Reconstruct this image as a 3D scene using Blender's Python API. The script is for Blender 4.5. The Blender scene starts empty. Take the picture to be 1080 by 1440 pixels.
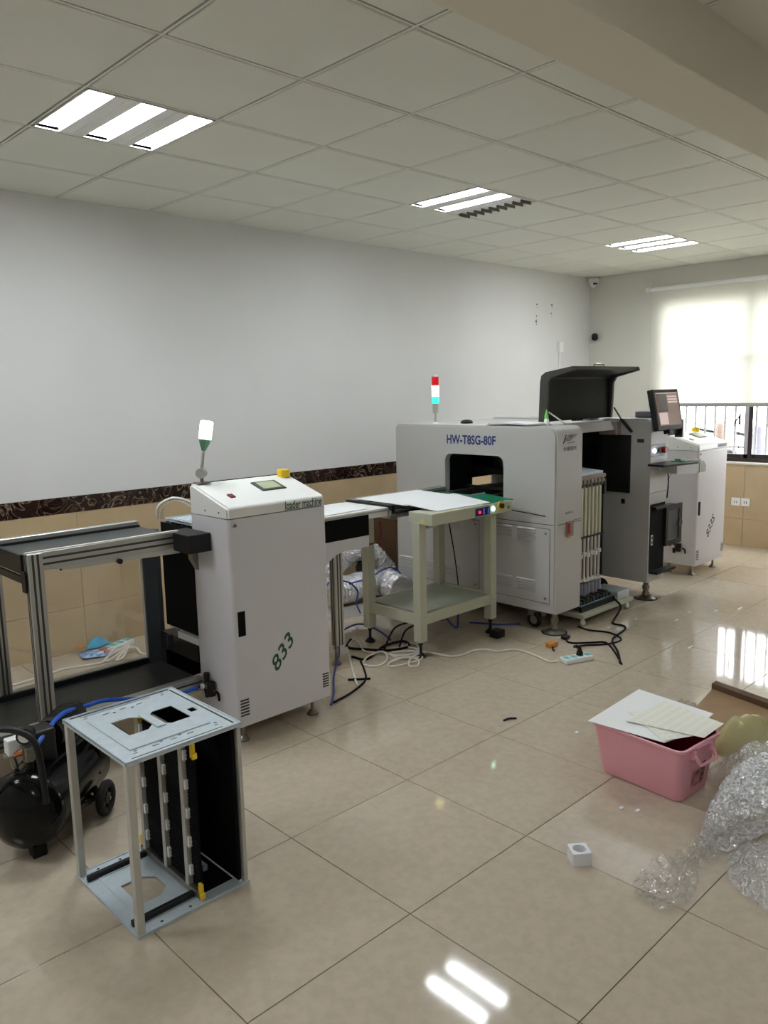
import bpy, bmesh, math, random
from mathutils import Vector, Matrix, noise
random.seed(7)
S = bpy.context.scene
COL = S.collection
PI = math.pi
# ------------------------------------------------------------------ camera, world, exposure
cam_d = bpy.data.cameras.new('camera'); cam = bpy.data.objects.new('camera', cam_d); COL.objects.link(cam)
S.camera = cam
cam_d.sensor_fit = 'VERTICAL'; cam_d.sensor_height = 24.0
cam_d.lens = 1110.24 / 1440 * 24.0; cam_d.clip_start = 0.05; cam_d.clip_end = 200
yaw, pitch, roll = 0.8068, -0.15246, -0.02175
fw = Vector((math.cos(yaw)*math.cos(pitch), math.sin(yaw)*math.cos(pitch), math.sin(pitch)))
r0 = Vector((math.sin(yaw), -math.cos(yaw), 0)); u0 = r0.cross(fw)
rr = r0*math.cos(roll) + u0*math.sin(roll); uu = -r0*math.sin(roll) + u0*math.cos(roll)
M = Matrix((rr, uu, -fw)).transposed().to_4x4(); M.translation = Vector((-2.0666, -4.9559, 1.6262))
cam.matrix_world = M
vs = S.view_settings
vs.view_transform = 'Standard'; vs.look = 'None'; vs.gamma = 1.0; vs.exposure = 0.95; vs.use_curve_mapping = False
S.cycles.use_denoising = True
S.cycles.max_bounces = 8; S.cycles.diffuse_bounces = 5; S.cycles.glossy_bounces = 4
S.cycles.transmission_bounces = 6; S.cycles.transparent_max_bounces = 12
S.cycles.sample_clamp_indirect = 6.0
S.cycles.caustics_reflective = False; S.cycles.caustics_refractive = False
TUBE = 30.0            # strength of the ceiling tubes
SKY = 7.5              # overcast sky outside
w = bpy.data.worlds.new('world'); S.world = w; w.use_nodes = True
bg = w.node_tree.nodes['Background']; bg.inputs[0].default_value = (0.95, 0.98, 1.0, 1); bg.inputs[1].default_value = SKY

# ------------------------------------------------------------------ materials
MATS = {}
def srgb(c):
    return tuple(((v/255)/12.92 if v/255 <= .04045 else ((v/255+.055)/1.055)**2.4) for v in c)
def mat(name, col, rough=.5, metal=0, var=0, vscale=8, bump=0, bscale=60, emit=0, spec=.5, trans=0, alpha=1, coat=0, var_col=None, ior=1.45, bdist=.002):
    m = bpy.data.materials.new(name); m.use_nodes = True
    nt = m.node_tree; b = nt.nodes['Principled BSDF']
    c = srgb(col)
    b.inputs['Base Color'].default_value = (*c, 1)
    b.inputs['Roughness'].default_value = rough; b.inputs['Metallic'].default_value = metal
    b.inputs['Specular IOR Level'].default_value = spec; b.inputs['IOR'].default_value = ior
    b.inputs['Transmission Weight'].default_value = trans; b.inputs['Alpha'].default_value = alpha
    b.inputs['Coat Weight'].default_value = coat
    if emit:
        b.inputs['Emission Color'].default_value = (*c, 1); b.inputs['Emission Strength'].default_value = emit
    if var or bump:
        tc = nt.nodes.new('ShaderNodeTexCoord')
    if var:
        n = nt.nodes.new('ShaderNodeTexNoise'); n.inputs['Scale'].default_value = vscale; n.inputs['Detail'].default_value = 5
        nt.links.new(tc.outputs['Object'], n.inputs['Vector'])
        r = nt.nodes.new('ShaderNodeValToRGB')
        c2 = srgb(var_col) if var_col else tuple(max(0, v*(1-var)) for v in c)
        r.color_ramp.elements[0].position = .35; r.color_ramp.elements[1].position = .65
        r.color_ramp.elements[0].color = (*c2, 1); r.color_ramp.elements[1].color = (*tuple(min(1, v*(1+var*.4)) for v in c), 1)
        nt.links.new(n.outputs['Fac'], r.inputs[0]); nt.links.new(r.outputs[0], b.inputs['Base Color'])
    if bump:
        n2 = nt.nodes.new('ShaderNodeTexNoise'); n2.inputs['Scale'].default_value = bscale; n2.inputs['Detail'].default_value = 3
        nt.links.new(tc.outputs['Object'], n2.inputs['Vector'])
        bp = nt.nodes.new('ShaderNodeBump'); bp.inputs['Strength'].default_value = bump; bp.inputs['Distance'].default_value = bdist
        nt.links.new(n2.outputs['Fac'], bp.inputs['Height']); nt.links.new(bp.outputs[0], b.inputs['Normal'])
    MATS[name] = m
    return m
mat('plaster', (226, 226, 226), .75, var=.03, vscale=1.3, bump=.15, bscale=25)
mat('back_plaster', (214, 213, 204), .75, var=.03, vscale=1.3, bump=.15, bscale=25)
mat('beam_paint', (226, 220, 206), .8, bump=.1, bscale=20)
mat('ceiling_tile', (226, 228, 218), .6, var=.03, vscale=2, bump=.25, bscale=260)
mat('ceiling_bar', (228, 228, 220), .4)
mat('ceiling_void', (40, 40, 36), .9)
mat('grout', (122, 110, 95), .7)
mat('floor_tile_dull', (192, 179, 160), .34, var=.09, vscale=30, spec=.4)
mat('floor_tile', (192, 179, 160), .06, var=.07, vscale=30, spec=.5, bump=.012, bscale=3, bdist=.01)
mat('dado_tile', (192, 170, 136), .28, var=.07, vscale=5)
mat('sill', (225, 222, 212), .4)
mat('powder_white', (220, 218, 222), .42, bump=.05, bscale=500)
mat('powder_gray', (198, 197, 196), .42, bump=.05, bscale=500)
mat('powder_cream', (192, 194, 174), .4)
mat('shelf_green', (160, 166, 150), .35, var=.06, vscale=12)
mat('lid_white', (238, 238, 236), .35)
mat('aluminium', (190, 190, 186), .38, .75, bump=.03, bscale=200)
mat('alu_dull', (196, 194, 186), .45, .35)
mat('groove', (62, 60, 56), .7)
mat('steel', (142, 138, 130), .3, .9)
mat('galvanised', (206, 218, 226), .36, .3, var=.06, vscale=30)
mat('black', (14, 14, 15), .5)
mat('black_matte', (9, 9, 10), .85, spec=.2)
mat('black_gloss', (7, 8, 8), .14, spec=.3)
mat('belt', (62, 66, 64), .5, var=.15, vscale=10)
mat('belt_dark', (40, 42, 40), .45, var=.2, vscale=8)
mat('hood_gray', (58, 57, 54), .5)
mat('hood_inner', (22, 23, 21), .7)
mat('dark_panel', (30, 31, 29), .55)
mat('blue_gray', (92, 98, 104), .35, .4, var=.15, vscale=4)
mat('yellow', (232, 196, 40), .4)
mat('red', (170, 30, 34), .35)
mat('dark_red', (110, 20, 24), .4)
mat('green_ink', (28, 84, 58), .5)
mat('navy_ink', (44, 56, 118), .5)
mat('dark_ink', (40, 46, 50), .6)
mat('pcb_green', (26, 112, 84), .35)
mat('display_green', (176, 186, 150), .3)
mat('display_frame', (70, 76, 74), .4)
mat('lamp_white', (222, 255, 240), .3, emit=6)
mat('lamp_base_green', (96, 150, 122), .4)
mat('lamp_red', (190, 12, 30), .3, emit=.25)
mat('lamp_yellow', (255, 244, 150), .3, emit=1.6)
mat('lamp_green', (50, 215, 165), .3, emit=.9)
mat('tube_light', (246, 251, 255), .4, emit=TUBE)
mat('louvre', (240, 242, 242), .35)
mat('louvre_dark', (120, 120, 112), .4, .3)
mat('led_white', (250, 250, 255), .3, emit=8)
mat('led_green', (180, 255, 215), .3, emit=5)
mat('led_red', (220, 40, 80), .3, emit=.8)
mat('led_blue', (90, 100, 210), .3, emit=.3)
mat('switch_panel', (38, 40, 92), .4)
mat('screen', (112, 88, 80), .2, emit=.35)
mat('screen_dark', (58, 40, 44), .2, emit=.2)
mat('screen_light', (170, 150, 146), .2, emit=.5)
mat('pink', (240, 172, 186), .38)
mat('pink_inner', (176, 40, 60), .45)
mat('label_dark', (50, 42, 44), .4)
mat('label_pink', (205, 140, 140), .4, var=.5, vscale=60, var_col=(120, 60, 60))
mat('paper', (236, 238, 240), .55)
mat('pad_sheet', (240, 240, 232), .35)
mat('sticker_mark', (232, 232, 214), .5)
mat('white_plastic', (236, 238, 238), .35)
mat('socket_blue', (120, 200, 205), .4)
mat('cord_white', (226, 220, 210), .5)
mat('cord_black', (14, 13, 13), .75, spec=.2)
mat('hose_blue', (32, 62, 150), .35)
mat('hose_bright', (30, 90, 200), .35)
mat('copper', (178, 112, 70), .3, .8)
mat('orange', (214, 140, 50), .5, var=.3, vscale=60)
mat('bag_blue', (70, 120, 190), .3, var=.4, vscale=50, var_col=(190, 215, 235))
mat('bag_cyan', (60, 160, 200), .3)
mat('cardboard', (152, 122, 90), .8, var=.08, vscale=10)
mat('cardboard_dark', (96, 72, 54), .8)
mat('box_print', (70, 30, 28), .7)
mat('foam_white', (236, 236, 240), .6, bump=.2, bscale=300)
mat('foil', (232, 232, 236), .22, .75, bump=1, bscale=110, bdist=.006)
mat('rubber', (18, 18, 18), .7)
mat('feeder_tube', (208, 208, 186), .35)
mat('feeder_rod', (214, 210, 200), .35)
mat('rose_gray', (150, 136, 130), .4)
mat('frame_brown', (54, 42, 40), .35, .3)
mat('frame_silver', (190, 188, 196), .35, .3)
mat('grille_white', (150, 150, 153), .5)
mat('bar_gray', (160, 160, 158), .5)
mat('moto_gray', (150, 150, 165), .4)
mat('bike_gray', (84, 84, 96), .5)
mat('moto_orange', (92, 76, 66), .5)
mat('hedge', (62, 92, 44), .8, var=.4, vscale=8)
mat('pavement', (190, 188, 180), .9)
mat('stain', (110, 98, 84), .8)
mat('green_cap', (110, 220, 90), .3)
mat('cap_dark', (30, 32, 34), .5)
mat('shim', (212, 204, 188), .6)

def marble():
    m = bpy.data.materials.new('marble'); m.use_nodes = True; nt = m.node_tree; b = nt.nodes['Principled BSDF']
    b.inputs['Roughness'].default_value = .18
    tc = nt.nodes.new('ShaderNodeTexCoord'); n = nt.nodes.new('ShaderNodeTexNoise'); n.inputs['Scale'].default_value = 7; n.inputs['Detail'].default_value = 8
    n.inputs['Distortion'].default_value = 1.5
    nt.links.new(tc.outputs['Object'], n.inputs['Vector'])
    r = nt.nodes.new('ShaderNodeValToRGB'); e = r.color_ramp.elements
    e[0].position = 0; e[0].color = (*srgb((26, 18, 16)), 1); e[1].position = 1; e[1].color = (*srgb((38, 26, 22)), 1)
    for p, c in ((.44, (44, 28, 24)), (.485, (52, 36, 30)), (.5, (150, 132, 112)), (.515, (48, 32, 28)), (.6, (20, 14, 14)), (.64, (84, 62, 48)), (.67, (24, 16, 14))):
        x = e.new(p); x.color = (*srgb(c), 1)
    nt.links.new(n.outputs['Fac'], r.inputs[0]); nt.links.new(r.outputs[0], b.inputs['Base Color'])
    MATS['marble'] = m
marble()
def blind_mat():
    m = bpy.data.materials.new('blind_cloth'); m.use_nodes = True; nt = m.node_tree; nt.nodes.clear()
    o = nt.nodes.new('ShaderNodeOutputMaterial'); t = nt.nodes.new('ShaderNodeBsdfTranslucent'); d = nt.nodes.new('ShaderNodeBsdfDiffuse')
    t.inputs[0].default_value = (*srgb((249, 249, 245)), 1); d.inputs[0].default_value = (*srgb((228, 226, 214)), 1)
    mx = nt.nodes.new('ShaderNodeMixShader'); mx.inputs[0].default_value = .42
    nt.links.new(t.outputs[0], mx.inputs[2]); nt.links.new(d.outputs[0], mx.inputs[1]); nt.links.new(mx.outputs[0], o.inputs[0])
    MATS['blind_cloth'] = m
blind_mat()
def film(name, fac, col=(235, 238, 240), rough=.12, bump=.8, scale=90, voronoi=False, white=.15):
    """clear crinkled plastic: mostly see-through, with sharp glints and some haze"""
    m = bpy.data.materials.new(name); m.use_nodes = True; nt = m.node_tree; nt.nodes.clear()
    o = nt.nodes.new('ShaderNodeOutputMaterial'); tr = nt.nodes.new('ShaderNodeBsdfTransparent'); tr.inputs[0].default_value = (.96, .96, .96, 1)
    g = nt.nodes.new('ShaderNodeBsdfGlossy'); g.inputs['Color'].default_value = (*srgb(col), 1); g.inputs['Roughness'].default_value = rough
    d = nt.nodes.new('ShaderNodeBsdfDiffuse'); d.inputs[0].default_value = (*srgb(col), 1)
    tc = nt.nodes.new('ShaderNodeTexCoord')
    n = nt.nodes.new('ShaderNodeTexVoronoi' if voronoi else 'ShaderNodeTexNoise'); n.inputs['Scale'].default_value = scale
    nt.links.new(tc.outputs['Object'], n.inputs['Vector'])
    bp = nt.nodes.new('ShaderNodeBump'); bp.inputs['Strength'].default_value = bump; bp.inputs['Distance'].default_value = .006
    nt.links.new(n.outputs[0], bp.inputs['Height'])
    nt.links.new(bp.outputs[0], g.inputs['Normal']); nt.links.new(bp.outputs[0], d.inputs['Normal'])
    a = nt.nodes.new('ShaderNodeMixShader'); a.inputs[0].default_value = 1-white; nt.links.new(d.outputs[0], a.inputs[1]); nt.links.new(g.outputs[0], a.inputs[2])
    b = nt.nodes.new('ShaderNodeMixShader'); b.inputs[0].default_value = fac
    if voronoi:      # denser bubble rims; their white speckle also stands in for sparkle
        mr = nt.nodes.new('ShaderNodeMapRange'); mr.inputs[1].default_value = .15; mr.inputs[2].default_value = .75
        mr.inputs[3].default_value = fac*.62; mr.inputs[4].default_value = min(1, fac*1.55)
        nt.links.new(n.outputs[0], mr.inputs[0]); nt.links.new(mr.outputs[0], b.inputs[0])
    nt.links.new(tr.outputs[0], b.inputs[1]); nt.links.new(a.outputs[0], b.inputs[2]); nt.links.new(b.outputs[0], o.inputs[0])
    MATS[name] = m
film('bubble_wrap', .52, (240, 242, 246), .12, 1.0, 85, True, .5)
film('bubble_thin', .36, (240, 242, 244), .12, 1.0, 85, True, .45)
film('clear_film', .22, (245, 245, 245), .08, .9, 45, False, .25)
film('yellow_bag', .62, (226, 224, 172), .2, .8, 30, False, .75)
film('acrylic', .07, (235, 240, 235), .03, 0, 5, False, .25)
film('window_glass', .06, (240, 245, 250), .01, 0, 5, False, 0)

# ------------------------------------------------------------------ mesh builder
class P:
    def __init__(s): s.bm = bmesh.new()
    def box(s, x0, x1, y0, y1, z0, z1, bev=0, seg=2):
        n0 = len(s.bm.verts)
        vs_ = [s.bm.verts.new((x, y, z)) for x in (x0, x1) for y in (y0, y1) for z in (z0, z1)]
        fs = [(0, 1, 3, 2), (4, 6, 7, 5), (0, 4, 5, 1), (2, 3, 7, 6), (0, 2, 6, 4), (1, 5, 7, 3)]
        ff = [s.bm.faces.new([vs_[i] for i in f]) for f in fs]
        if bev:
            es = list({e for f in ff for e in f.edges})
            bmesh.ops.bevel(s.bm, geom=es, offset=bev, segments=seg, affect='EDGES', profile=.5)
        return s
    def cyl(s, p0, p1, r, seg=16, r2=None, cap=True):
        p0 = Vector(p0); p1 = Vector(p1); r2 = r if r2 is None else r2
        d = (p1-p0).normalized(); a = d.orthogonal().normalized(); b = d.cross(a)
        A = [s.bm.verts.new(p0 + (a*math.cos(t)+b*math.sin(t))*r) for t in [2*PI*i/seg for i in range(seg)]]
        B = [s.bm.verts.new(p1 + (a*math.cos(t)+b*math.sin(t))*r2) for t in [2*PI*i/seg for i in range(seg)]]
        for i in range(seg):
            s.bm.faces.new((A[i], A[(i+1) % seg], B[(i+1) % seg], B[i]))
        if cap:
            s.bm.faces.new(A[::-1]); s.bm.faces.new(B)
        return s
    def lathe(s, p0, axis, prof, seg=24):
        """prof: list of (distance along axis, radius)"""
        p0 = Vector(p0); d = Vector(axis).normalized(); a = d.orthogonal().normalized(); b = d.cross(a); prev = None
        for h, r in prof:
            ring = [s.bm.verts.new(p0 + d*h + (a*math.cos(t)+b*math.sin(t))*max(r, 1e-4)) for t in [2*PI*i/seg for i in range(seg)]]
            if prev:
                for i in range(seg): s.bm.faces.new((prev[i], prev[(i+1) % seg], ring[(i+1) % seg], ring[i]))
            else: s.bm.faces.new(ring[::-1])
            prev = ring
        s.bm.faces.new(prev)
        return s
    def tube(s, pts, r, seg=8, sub=4, rfun=None):
        pts = [Vector(p) for p in pts]
        if sub > 1 and len(pts) > 2:
            q = [pts[0]*2-pts[1]] + pts + [pts[-1]*2-pts[-2]]; out = []
            for i in range(1, len(q)-2):
                for k in range(sub):
                    t = k/sub; a, b, c, d = q[i-1], q[i], q[i+1], q[i+2]
                    out.append(.5*((2*b)+(c-a)*t+(2*a-5*b+4*c-d)*t*t+(3*b-a-3*c+d)*t**3))
            out.append(pts[-1]); pts = out
        n = None; prev = None; L = len(pts)
        for i, p in enumerate(pts):
            d = (pts[min(i+1, L-1)]-pts[max(i-1, 0)]).normalized()
            n = d.orthogonal().normalized() if n is None else (n - d*n.dot(d)).normalized()
            b = d.cross(n); R = r if rfun is None else rfun(i, L)
            ring = [s.bm.verts.new(p + (n*math.cos(t)+b*math.sin(t))*R) for t in [2*PI*j/seg for j in range(seg)]]
            if prev:
                for j in range(seg): s.bm.faces.new((prev[j], prev[(j+1) % seg], ring[(j+1) % seg], ring[j]))
            else: s.bm.faces.new(ring[::-1])
            prev = ring
        s.bm.faces.new(prev)
        return s
    def prism(s, poly, plane, a, b, holes=()):
        """poly in the plane ('xy','xz','yz'), extruded along the remaining axis from a to b; holes cut right through"""
        def mk(p, h):
            return {'xy': (p[0], p[1], h), 'xz': (p[0], h, p[1]), 'yz': (h, p[0], p[1])}[plane]
        new = []; loops = []
        for lp in [poly] + list(holes):
            v = [s.bm.verts.new(mk(p, a)) for p in lp]; new += v
            loops.append([s.bm.edges.new((v[i], v[(i+1) % len(v)])) for i in range(len(v))])
        if holes:
            res = bmesh.ops.triangle_fill(s.bm, use_beauty=True, use_dissolve=False, edges=[e for l in loops for e in l])
            faces = [g for g in res['geom'] if isinstance(g, bmesh.types.BMFace)]
        else:
            faces = [s.bm.faces.new(new)]
        ext = bmesh.ops.extrude_face_region(s.bm, geom=faces, use_keep_orig=True)
        d = Vector(mk((0, 0), b)) - Vector(mk((0, 0), a))
        bmesh.ops.translate(s.bm, vec=d, verts=[g for g in ext['geom'] if isinstance(g, bmesh.types.BMVert)])
        return s
    def quad(s, *pts):
        s.bm.faces.new([s.bm.verts.new(p) for p in pts]); return s
    def slab(s, pts, t):
        """quad of four 3-D points (top), given thickness t downwards"""
        top = [s.bm.verts.new(p) for p in pts]; bot = [s.bm.verts.new((p[0], p[1], p[2]-t)) for p in pts]; n = len(pts)
        s.bm.faces.new(top); s.bm.faces.new(bot[::-1])
        for i in range(n): s.bm.faces.new((top[i], bot[i], bot[(i+1) % n], top[(i+1) % n]))
        return s
    def sheet(s, nx, ny, fn):
        g = [[s.bm.verts.new(fn(i/nx, j/ny)) for j in range(ny+1)] for i in range(nx+1)]
        for i in range(nx):
            for j in range(ny): s.bm.faces.new((g[i][j], g[i+1][j], g[i+1][j+1], g[i][j+1]))
        return s
def rrect(x0, x1, y0, y1, r, seg=5, corners=(1, 1, 1, 1)):
    """rounded rectangle; corners: bottom-left, bottom-right, top-right, top-left; value scales r"""
    out = []
    for (cx, cy, a0, k) in ((x0, y0, PI, corners[0]), (x1, y0, 1.5*PI, corners[1]), (x1, y1, 0, corners[2]), (x0, y1, .5*PI, corners[3])):
        R = r*k
        if R <= 0: out.append((cx, cy)); continue
        ox = cx + (R if cx == x0 else -R); oy = cy + (R if cy == y0 else -R)
        for i in range(seg+1):
            a = a0 + .5*PI*i/seg; out.append((ox+R*math.cos(a), oy+R*math.sin(a)))
    return out
ORG = {}
def thing(name, label, cat, loc=(0, 0, 0), group=None, rotz=0, local=False):
    o = bpy.data.objects.new(name, None); COL.objects.link(o); o.empty_display_size = .05
    o.location = loc; o.rotation_euler = (0, 0, rotz); o['label'] = label; o['category'] = cat
    if group: o['group'] = group
    ORG[o.name] = Vector((0, 0, 0)) if local else Vector(loc)
    return o
def obj(name, p, m, parent=None, smooth=False, label=None, kind=None):
    bm = p.bm
    bmesh.ops.recalc_face_normals(bm, faces=bm.faces)
    if parent is not None: org = ORG[parent.name]
    else:
        xs = [v.co for v in bm.verts]
        org = Vector(((min(c.x for c in xs)+max(c.x for c in xs))/2, (min(c.y for c in xs)+max(c.y for c in xs))/2, min(c.z for c in xs)))
    bmesh.ops.translate(bm, vec=-org, verts=bm.verts)
    me = bpy.data.meshes.new(name); bm.to_mesh(me); bm.free()
    if smooth:
        for f in me.polygons: f.use_smooth = True
        try: me.set_sharp_from_angle(angle=math.radians(38))
        except Exception: pass
    me.materials.append(MATS[m])
    o = bpy.data.objects.new(name, me); COL.objects.link(o)
    if parent is not None:
        o.parent = parent; ORG[o.name] = org
    else:
        o.location = org; ORG[o.name] = org
    if label: o['label'] = label
    if kind: o['kind'] = kind
    return o
def tag(o, label, cat, group=None):
    o['label'] = label; o['category'] = cat
    if group: o['group'] = group
    return o
def text(name, s, m, parent, origin, ux, uz, height, width=None, bold=0, shear=0, ext=.0008, label=None):
    """flat lettering: origin = lower left corner, ux = reading direction, uz = up direction"""
    c = bpy.data.curves.new(name, 'FONT'); c.body = s; c.size = 1; c.offset = bold; c.shear = shear; c.resolution_u = 3
    t = bpy.data.objects.new(name, c); COL.objects.link(t)
    dg = bpy.context.evaluated_depsgraph_get(); me0 = bpy.data.meshes.new_from_object(t.evaluated_get(dg))
    bpy.data.objects.remove(t)
    me = me0
    xs = [v.co.x for v in me.vertices]; ys = [v.co.y for v in me.vertices]
    sy = height/(max(ys)-min(ys)); sx = (width/(max(xs)-min(xs))) if width else sy
    ux = Vector(ux).normalized(); uz = Vector(uz).normalized(); n = ux.cross(uz); x0, y0 = min(xs), min(ys)
    bm = bmesh.new(); bm.from_mesh(me)
    for v in bm.verts: v.co = Vector(origin) + ux*(v.co.x-x0)*sx + uz*(v.co.y-y0)*sy + n*ext
    bpy.data.meshes.remove(me)
    p = P(); p.bm.free(); p.bm = bm
    o = obj(name, p, m, parent, label=label)
    return o
def copy_tree(o, parent=None):
    c = o.copy(); COL.objects.link(c)
    if parent: c.parent = parent
    ORG[c.name] = ORG.get(o.name, Vector())
    for ch in list(o.children): copy_tree(ch, c)
    return c

# ------------------------------------------------------------------ setting
H = 2.82; XB = 5.96; XF = -3.8; YR = -7.4
def struct(name, p, m, parent=None, smooth=False):
    return obj(name, p, m, parent, smooth, kind='structure')
floor = struct('floor', P().box(XF, XB+.2, YR, .02, -.08, -.004), 'grout')
T = .6112; fx0, fy0 = -0.46304, -2.75052
i0 = math.ceil((XF-fx0)/T)-1
xs = [fx0+T*k for k in range(-7, 13)]; ys = [fy0+T*k for k in range(-9, 6)]
g = .0016
for a in range(len(xs)-1):
    for b in range(len(ys)-1):
        x0, x1, y0, y1 = max(xs[a]+g, XF), min(xs[a+1]-g, XB-.012), max(ys[b]+g, YR), min(ys[b+1]-g, -.012)
        if x1-x0 < .02 or y1-y0 < .02: continue
        dull = x0 < .336 < x1 and y0 < -3.691 < y1       # one tile made duller to blur away a ceiling light's reflection
        obj('tile', P().box(x0, x1, y0, y1, -.004, 0, .0006, 1), 'floor_tile_dull' if dull else 'floor_tile', floor)
# ceiling: void slab, tiles and bars
ceil = struct('ceiling', P().box(XF, XB+.2, YR, .2, H+.085, H+.12), 'ceiling_void')
ct = .6
kx = range(-7, 10); ky = range(-13, 0)
cx = [max(XF, k*ct) for k in kx] + [XB]
tiles = {(-1, -3), (3, -3), (7, -3), (-5, -3), (-1, -9), (3, -9), (-5, -9)}     # cells holding light fittings
tmesh = {}
for k in range(-7, 10):
    for j in range(-13, 0):
        x0, x1 = max(XF, k*ct)+.012, min(XB, (k+1)*ct)-.012; y0, y1 = max(YR, j*ct)+.012, min(0, (j+1)*ct)-.012
        if x1-x0 < .05 or y1-y0 < .05 or (k, j) in tiles: continue
        key = (round(x1-x0, 3), round(y1-y0, 3))
        if key in tmesh:
            o = tmesh[key].copy(); COL.objects.link(o); o.location = (x0-ORG[ceil.name].x, y0-ORG[ceil.name].y, H-ORG[ceil.name].z)
        else:
            p = P().box(0, x1-x0, 0, y1-y0, 0, .01, .004, 1)
            bmesh.ops.translate(p.bm, vec=ORG[ceil.name], verts=p.bm.verts)
            o = obj('tile', p, 'ceiling_tile', ceil); o.location = (x0-ORG[ceil.name].x, y0-ORG[ceil.name].y, H-ORG[ceil.name].z); tmesh[key] = o
for k in range(-6, 10):
    obj('grid_bar', P().box(k*ct-.0048, k*ct+.0048, YR, 0, H+.001, H+.011), 'ceiling_bar', ceil)
for j in range(-12, 1):
    y = j*ct if j else -.008
    obj('grid_bar', P().box(XF, XB, y-.0048, y+.0048, H+.0012, H+.0112), 'ceiling_bar', ceil)
beam = struct('trim_1', P().box(XF, XB, -3.715, -3.475, 2.605, H+.012, .004, 1), 'beam_paint')
# walls
wl = struct('wall_left', P().box(XF-.15, XB+.2, 0, .15, -.08, H+.1), 'plaster')
for k in range(-7, 11):
    x0, x1 = max(XF, -.04+.6*k)+.001, min(XB, -.04+.6*(k+1))-.001
    if x1-x0 < .03: continue
    for z0, z1 in ((0, .288), (.29, .904)):
        obj('dado_tile', P().box(x0, x1, -.011, 0, z0, z1, .0012, 1), 'dado_tile', wl)
for k in range(-5, 8):
    x0, x1 = max(XF, .07+.8*k)+.001, min(XB, .07+.8*(k+1))-.001
    if x1-x0 < .03: continue
    obj('marble_tile', P().box(x0, x1, -.0135, 0, .905, 1.008, .0015, 1), 'marble', wl)
WY0, WY1, WZ0, WZ1 = -3.95, -.80, .845, 2.55
wb = struct('wall_back', P().prism([(.15, -.08), (YR, -.08), (YR, H+.1), (.15, H+.1)], 'yz', XB, XB+.12,
            [[(WY0, WZ0), (WY1, WZ0), (WY1, WZ1), (WY0, WZ1)]]), 'back_plaster')
for k in range(0, 13):
    y1, y0 = -.6*k-.001, max(YR, -.6*(k+1)+.001)
    if y1-y0 < .03: continue
    for z0, z1 in ((0, .275), (.277, .822)):
        obj('dado_tile', P().box(XB-.011, XB, y0, y1, z0, z1, .0012, 1), 'dado_tile', wb)
struct('wall_right', P().box(XF-.15, XB+.2, YR-.15, YR, -.08, H+.1), 'plaster')
struct('wall_front', P().box(XF-.15, XF, YR-.15, .15, -.08, H+.1), 'plaster')
struct('trim_2', P().box(XB-.03, XB+.03, WY0-.03, WY1+.03, .822, .845, .004, 1), 'sill')
# window
win = struct('window_1', P().box(XB+.03, XB+.10, WY0, WY1, WZ0, WZ0+.035).box(XB+.03, XB+.10, WY0, WY1, WZ1-.04, WZ1)
             .box(XB+.03, XB+.10, WY0, WY0+.04, WZ0, WZ1).box(XB+.03, XB+.10, WY1-.04, WY1, WZ0, WZ1), 'frame_brown')
for (a, b, xo) in ((-1.80, -.84, .04), (-2.86, -1.76, .07), (-3.91, -2.82, .04)):
    fr = P()
    fr.box(XB+xo, XB+xo+.025, a, b, WZ0+.035, WZ0+.075).box(XB+xo, XB+xo+.025, a, b, WZ1-.08, WZ1-.04)
    obj('sash', fr, 'frame_brown', win)
    obj('sash_stile', P().box(XB+xo, XB+xo+.026, a, a+.045, WZ0+.02, WZ1-.04).box(XB+xo, XB+xo+.026, b-.045, b, WZ0+.02, WZ1-.04), 'frame_silver', win)
    obj('pane', P().box(XB+xo+.010, XB+xo+.014, a+.045, b-.045, WZ0+.075, WZ1-.08), 'window_glass', win)
obj('sash_seal', P().box(XB+.036, XB+.041, -1.835, -1.795, WZ0+.03, WZ1-.04), 'frame_brown', win)
obj('sash_rail', P().box(XB+.045, XB+.06, WY0+.04, WY1-.04, 1.87, 1.91), 'frame_silver', win)
gr = thing('window_grille', 'pale metal bar grille outside the window', 'grille', (XB+.4, -2.4, .8))
for k in range(30):
    y = WY1-.07-.107*k
    if y < WY0: break
    obj('bar', P().cyl((XB+.41, y, .80), (XB+.41, y, 2.6), .013, 8), 'grille_white', gr)
for z in (.86, 1.66, 2.5): obj('rail', P().box(XB+.395, XB+.425, WY0, WY1, z-.012, z+.012), 'grille_white', gr)
for (a, b, z) in ((-2.10, -1.86, 1.20), (-2.6, -2.10, .98), (-1.7, -1.35, .96)): obj('rail', P().box(XB+.398, XB+.422, a, b, z-.01, z+.01), 'grille_white', gr)
# roller blind
bl = thing('roller_blind', 'cream roller blind drawn halfway down over the bright window', 'blind', (XB-.05, -2.4, 1.4))
obj('cloth', P().box(XB-.042, XB-.040, -3.98, -.77, 1.425, 2.60), 'blind_cloth', bl)
obj('roller', P().cyl((XB-.05, -4.0, 2.61), (XB-.05, -.75, 2.61), .022, 16), 'white_plastic', bl, True)
obj('bottom_bar', P().box(XB-.052, XB-.030, -3.98, -.77, 1.395, 1.430, .004), 'bar_gray', bl)
obj('bracket', P().box(XB-.085, XB, -.755, -.715, 2.585, 2.635, .006).cyl((XB-.02, -.735, 2.63), (XB-.02, -.735, 2.70), .003, 6), 'white_plastic', bl)
cord = P().tube([(XB-.03, -1.73, 1.40), (XB-.028, -1.735, 1.30), (XB-.03, -1.728, 1.1), (XB-.028, -1.733, .98)], .0035, 6)
cord.tube([(XB-.03, -1.75, 1.33), (XB-.03, -1.70, 1.26), (XB-.03, -1.68, 1.20)], .006, 6).cyl((XB-.03, -1.733, 1.31), (XB-.03, -1.733, 1.22), .011, 8)
tag(obj('blind_cord', cord, 'cord_black'), 'dark knotted pull cord hanging at the middle window post', 'cord')

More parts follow.
